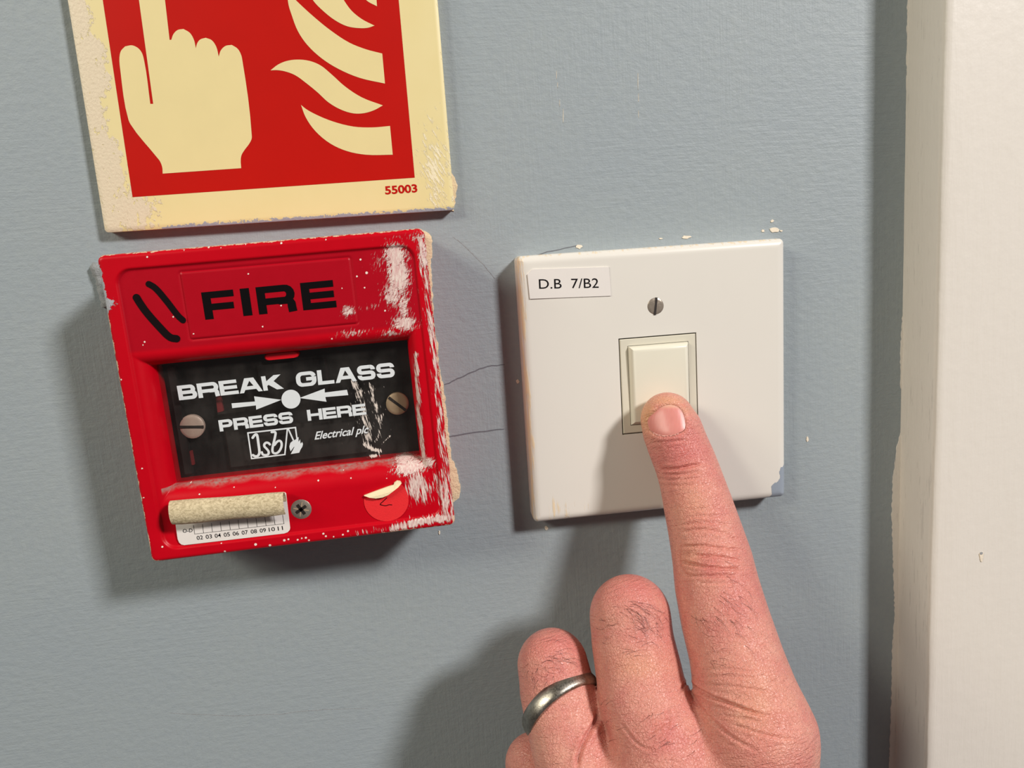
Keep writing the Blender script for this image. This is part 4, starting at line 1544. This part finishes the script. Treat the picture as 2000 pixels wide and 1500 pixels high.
disp = np.zeros(nv)
creases = [(hz8([(640, 1020), (780, 1015), (940, 995), (1100, 950)]), 3.2, .50), (hz8([(660, 1078), (900, 1078), (1080, 1050)]), 2.6, .22), (hz8([(600, 1130), (850, 1140), (1120, 1110)]), 2.6, .14),
           (hz8([(560, 720), (760, 700), (930, 690)]), 3, .16), (hz8([(620, 1210), (900, 1200), (1150, 1180)]), 3, .12),
           (hz1([(480, 475), (680, 465), (800, 490), (1020, 505)]), 3.0, .38), (hz1([(600, 555), (780, 560), (900, 585), (1000, 600)]), 3.2, .48), (hz1([(500, 605), (600, 635), (800, 670), (1010, 668)]), 3.2, .52),
           (hz1([(490, 722), (750, 732), (950, 728)]), 3.0, .30), (hz1([(500, 352), (620, 320), (850, 350), (1010, 440)]), 3.0, .28), (hz1([(490, 290), (700, 258), (930, 290)]), 2.8, .20), (hz1([(540, 222), (800, 205), (880, 215)]), 2.6, .15),
           (hz1([(478, 470), (466, 560), (488, 680), (560, 730)]), 3.0, .26), (hz1([(620, 785), (850, 795), (1000, 775)]), 2.8, .16), (hz1([(560, 160), (780, 140)]), 2.5, .12),
           (hz3([(420, 660), (480, 715), (560, 760), (660, 815), (770, 850), (900, 900), (1080, 970), (1200, 990)]), 3.6, .62), (hz3([(520, 685), (760, 690), (1000, 720), (1200, 760)]), 3, .20),
           (hz3([(500, 610), (800, 600), (1100, 620)]), 2.8, .16), (hz3([(480, 545), (760, 525), (1050, 560)]), 2.8, .14), (hz3([(560, 400), (700, 370), (850, 380)]), 2.5, .14),
           (hz3([(430, 740), (520, 900), (700, 1080), (900, 1230), (1100, 1330)]), 3.4, .26), (hz3([(850, 1070), (1050, 1140), (1300, 1215), (1480, 1215)]), 3.2, .28), (hz3([(760, 985), (950, 1020), (1100, 1040)]), 3, .18),
           (hz3([(350, 760), (370, 690), (430, 660)]), 3, .3), (hz3([(230, 900), (240, 1020), (210, 1150)]), 3, .2), (hz3([(50, 1150), (160, 1080), (240, 1020)]), 3, .2),
           (hz2([(880, 1180), (1000, 1340), (1120, 1370)]), 3, .2), (hz2([(1100, 1240), (1160, 1200), (1240, 1150)]), 3, .18), (hz2([(700, 1090), (690, 1160), (640, 1240), (590, 1330), (560, 1420), (550, 1500)]), 5, .8)]
for k in range(16):       # fine wrinkles across the ring finger and the middle finger
    y = 1180 + k * 20
    creases.append((hz2([(250 + k * 8, y + 60), (400 + k * 4, y - 10), (560, y - 60)]), 2.0, .07))
for pts, w_, dp in creases:
    w_, dp = w_ * .85, dp * 1.5
    d, tt = seg_dist(chaikin(pts, 2))
    taper = np.clip(np.minimum(tt, 1 - tt) * 5, 0.25, 1)
    disp -= dp * taper * np.exp(-(d / w_) ** 2)
    disp += dp * .35 * taper * np.exp(-((d - w_ * 2.2) / (w_ * 1.4)) ** 2)
# nail groove and sunken nail bed
nail_out = chaikin(hz8([(515, 580), (482, 500), (495, 430), (560, 372), (640, 308), (740, 284), (835, 310), (890, 375), (915, 465), (920, 548), (895, 590), (800, 628), (690, 648), (590, 628), (515, 580)]), 2)
d, tt = seg_dist(nail_out)
nc = np.array([1302., 821.])
nang = np.arctan2(uv[:, 1] - nc[1], uv[:, 0] - nc[0])
npoly = np.array(nail_out[:-1]) - nc
pa, pr_ = np.arctan2(npoly[:, 1], npoly[:, 0]), np.linalg.norm(npoly, axis=1)
srt = np.argsort(pa)
rad = np.interp(nang, pa[srt], pr_[srt], period=2 * math.pi)
inside = 1 - sstep(.90, 1.06, np.linalg.norm(uv - nc, axis=1) / rad)
disp -= 1.0 * inside
disp -= .25 * np.exp(-(d / 2.6) ** 2)
disp += .22 * np.exp(-((d - 8) / 5) ** 2) * (1 - inside)
# knuckle and tendon relief
for (u, v, r_, a_) in [(1395, 1100, 55, .5), (1231, 1165, 50, .35), (1080, 1262, 45, .35), (1470, 1460, 70, .8), (1300, 1470, 45, .8)]:
    disp += a_ * np.exp(-(((uv[:, 0] - u) ** 2 + (uv[:, 1] - v) ** 2) / r_ ** 2))
disp *= front
Pm = Pm + Nm * disp[:, None]
red = np.zeros(nv)
pale = np.zeros(nv)


def spot(arr, u, v, ru, rv, a_):
    np.maximum(arr, a_ * np.exp(-(((uv[:, 0] - u) / ru) ** 2 + ((uv[:, 1] - v) / rv) ** 2)), out=arr)


for q in [(1330, 880, 70, 60, .62), (1300, 830, 50, 35, .5), (1395, 1095, 60, 42, .34), (1440, 1180, 50, 90, .30), (1240, 1150, 60, 40, .45), (1080, 1270, 60, 60, .35), (1290, 1440, 70, 60, .35), (1390, 960, 50, 80, .22), (1270, 1270, 60, 80, .30), (1460, 1480, 80, 60, .22)]:
    spot(red, *q)
for q in [(1262, 812, 20, 36, .9), (1300, 783, 46, 12, .55), (1325, 800, 50, 10, .35), (1350, 985, 40, 50, .20), (1345, 1090, 25, 30, .25), (1480, 1380, 60, 80, .22), (1255, 1300, 60, 30, .3)]:
    spot(pale, *q)
co = np.stack([Pm[:, 0], -Pm[:, 2], Pm[:, 1]], -1) * S
org = BV(*(elbow))
co -= np.array(org)
me2.vertices.foreach_set('co', co.astype(np.float32).ravel())
hand.location = org
me2.attributes.new('red', 'FLOAT', 'POINT').data.foreach_set('value', red.astype(np.float32))
me2.attributes.new('pale', 'FLOAT', 'POINT').data.foreach_set('value', pale.astype(np.float32))
me2.update()
polys = [tuple(p.vertices) for p in me2.polygons]
bvh = BVHTree.FromPolygons([Vector(p) for p in Pm.tolist()], polys)


def on_skin(u, v):
    d = ROT @ np.array([(u - 1000) / FPX, -(v - 750) / FPX, -1.0])
    hit, nrm_, fi, ds = bvh.ray_cast(Vector(CAM.tolist()), Vector(d.tolist()).normalized())
    return (np.array(hit), np.array(nrm_)) if hit is not None else (None, None)


# finger nail
t_n = NT('fingernail')
str_ = t_n.noise(t_n.coord((2.2, 1, .15), (0, math.radians(-12), 0)), 1.0, 4)
cb = t_n.mix(str_, lin(206, 128, 120), lin(218, 146, 136))
cb = t_n.mix(t_n.attr('tipw'), cb, lin(226, 176, 150))
t_n.bsdf.inputs['Specular IOR Level'].default_value = .4
t_n.p(Base_Color=cb, Roughness=.36, Normal=t_n.bump(str_, .05, .5))
t_n.bsdf.inputs['Subsurface Weight'].default_value = .2
t_n.bsdf.inputs['Subsurface Scale'].default_value = .001
no_ = np.array(nail_out)
NR = 12
vn, fn, tw = [], [], []
ang = len(no_) - 1
view = on_skin(*nc)[0] - CAM
view /= np.linalg.norm(view)
# the nail follows one smooth curve fitted to the fingertip around it
smp, hit_ = [], []
for k in range(ang):
    for f_ in (1.06, 1.14):
        p = nc + (no_[k] - nc) * f_
        hp, hn = on_skin(*p)
        if hp is not None:
            smp.append(p - nc)
            hit_.append((hp - CAM) @ view)
smp, hit_ = np.array(smp), np.array(hit_)
ax_n = np.array([.245, .97])            # along the finger, in the picture
cx_n = np.array([.97, -.245])
q1, q2 = smp @ cx_n, smp @ ax_n
B_ = np.stack([np.ones(len(q1)), q1, q2, q1 ** 2, q2 ** 2], -1)
cf = np.linalg.lstsq(B_, hit_, rcond=None)[0]
cf[3] *= .88
cf[4] *= .55
for r_ in range(NR + 1):
    for k in range(ang):
        f_ = r_ / NR
        p = nc + (no_[k] - nc) * f_ * .985
        a1, a2 = (p - nc) @ cx_n, (p - nc) @ ax_n
        dep = cf @ np.array([1, a1, a2, a1 * a1, a2 * a2]) - .05 + .30 * f_ ** 6
        d_ = ROT @ np.array([(p[0] - 1000) / FPX, -(p[1] - 750) / FPX, -1.0])
        d_ /= np.linalg.norm(d_)
        vn.append(CAM + d_ * dep / (d_ @ view))
        tw.append(float(np.clip((799 - p[1]) / 6, 0, 1)) * .8)
vn = np.array(vn)
for r_ in range(NR):
    for k in range(ang):
        j = (k + 1) % ang
        fn.append((r_ * ang + k, (r_ + 1) * ang + k, (r_ + 1) * ang + j, r_ * ang + j))
nail = fix_normals(mk('fingernail', vn, fn, t_n.m, hand, True, None, {'tipw': tw}))

# dry cuticle line at the base of the nail
crng = random.Random(5)
cpt = chaikin(hz8([(512, 566), (545, 606), (610, 634), (690, 648), (780, 636), (850, 606), (905, 560)]), 3)
cv, cf_ = [], []
for i, (u, v) in enumerate(cpt):
    hp, hn = on_skin(u + crng.uniform(-.5, .5), v + crng.uniform(-1.0, 1.0))
    t3 = np.array([1.0, 0, 0])
    b3 = np.cross(hn, t3)
    b3 /= np.linalg.norm(b3)
    rad_ = .30 * crng.uniform(.6, 1.2) * min(1, 3 * min(i + 1, len(cpt) - i) / len(cpt))
    for k in range(6):
        a = 2 * math.pi * k / 6
        cv.append(hp + hn * (.10 + .35 * rad_ * math.sin(a)) + b3 * rad_ * 1.3 * math.cos(a))
for i in range(len(cpt) - 1):
    for k in range(6):
        j = (k + 1) % 6
        cf_.append((i * 6 + k, i * 6 + j, (i + 1) * 6 + j, (i + 1) * 6 + k))
fix_normals(mk('cuticle', cv, cf_, simple('dry_skin', lin(212, 158, 146), .5, var=.15, scale=2.0, bump=.1), hand, True))

# hair on the fingers
hrng = random.Random(12)
hvv, hff = [], []


def hair_at(u, v, du, dv, length, curl):
    pts = []
    n = 7
    for i in range(n):
        t = i / (n - 1)
        a = curl * t
        x = u + length * t * (du * math.cos(a) - dv * math.sin(a))
        y = v + length * t * (du * math.sin(a) + dv * math.cos(a))
        hp, hn = on_skin(x, y)
        if hp is None:
            return
        if pts and np.linalg.norm(hp - pts[-1]) > 4:
            return
        pts.append(hp + hn * (0.02 + .45 * math.sin(math.pi * min(t * .75, 1)) * .8))
    b = len(hvv)
    for i, p in enumerate(pts):
        d_ = pts[min(i + 1, n - 1)] - pts[max(i - 1, 0)]
        d_ /= np.linalg.norm(d_) + 1e-9
        a_ = np.cross(d_, [0, 0, 1.0])
        a_ /= np.linalg.norm(a_) + 1e-9
        c_ = np.cross(d_, a_)
        r_ = 0.040 * (1 - .75 * i / (n - 1))
        for k in range(3):
            w_ = 2 * math.pi * k / 3
            hvv.append(p + r_ * (a_ * math.cos(w_) + c_ * math.sin(w_)))
    for i in range(n - 1):
        for k in range(3):
            j = (k + 1) % 3
            hff.append((b + i * 3 + k, b + i * 3 + j, b + (i + 1) * 3 + j, b + (i + 1) * 3 + k))


for (u, v, ru, rv, dx, dy, L_, n_, cu) in [(1075, 1285, 38, 20, .9, -.35, 46, 34, .9), (1050, 1315, 22, 18, -.5, .7, 34, 22, -1.0), (1225, 1185, 50, 16, .9, .1, 60, 34, .7), (1265, 1215, 36, 28, .75, .55, 42, 44, .5),
                                         (1180, 1225, 16, 26, .6, .6, 34, 12, -1.2), (1225, 1260, 40, 26, .9, -.3, 40, 14, .5), (1430, 1200, 50, 60, .75, .5, 44, 40, .4), (1365, 1215, 26, 40, .5, .8, 36, 12, -.6), (1300, 1440, 60, 40, -.6, .7, 34, 22, .3),
                                         (1430, 1165, 30, 24, .8, .5, 40, 14, .5), (1400, 1290, 40, 30, .9, -.2, 34, 14, .3), (1190, 1400, 40, 40, .7, -.5, 26, 10, .3)]:
    for _ in range(int(n_ * .6)):
        a_ = hrng.gauss(0, .22)
        c_, s_ = math.cos(a_), math.sin(a_)
        hair_at(hrng.gauss(u, ru * .6), hrng.gauss(v, rv * .6), dx * c_ - dy * s_, dx * s_ + dy * c_, L_ * hrng.uniform(.5, 1.1), cu * hrng.uniform(.4, 1.3))
if hvv:
    setup(mk('hair', hvv, hff, 'hair', hand, True), kind='stuff')

# wedding band on the ring finger
t_ = 0.62
c0 = RNG[1][0] * (1 - t_) + RNG[2][0] * t_
rr0 = (RNG[1][1] * (1 - t_) + RNG[2][1] * t_) * 1.02
vdir = (c0 - CAM) / np.linalg.norm(c0 - CAM)
nimg = ROT @ np.array([-.56, .83, 0])
nimg -= vdir * (nimg @ vdir)
nimg /= np.linalg.norm(nimg)
axd = nimg * math.cos(math.radians(21)) + vdir * math.sin(math.radians(21))
e1 = np.cross(axd, [0, 0, 1.0])
e1 /= np.linalg.norm(e1)
e2 = np.cross(axd, e1)
band = [(-2.35, -.45), (-2.45, .0), (-2.3, .55), (-1.5, .95), (-.5, 1.12), (.5, 1.12), (1.5, .95), (2.3, .55), (2.45, 0), (2.35, -.45)]
bv, bf = [], []
n = 96
for i in range(n):
    a = 2 * math.pi * i / n
    di = e1 * math.cos(a) + e2 * math.sin(a)
    for al_, rr in band:
        bv.append(c0 + axd * al_ + di * (rr0 + rr))
m3 = len(band)
for i in range(n):
    j = (i + 1) % n
    for k in range(m3):
        l = (k + 1) % m3
        bf.append((i * m3 + k, j * m3 + k, j * m3 + l, i * m3 + l))
fring = empty('finger_ring', *c0, 'worn silver grey metal band on the ring finger', 'ring')
fix_normals(mk('band', bv, bf, 'ring', fring, True, 55))
bpy.context.view_layer.update()
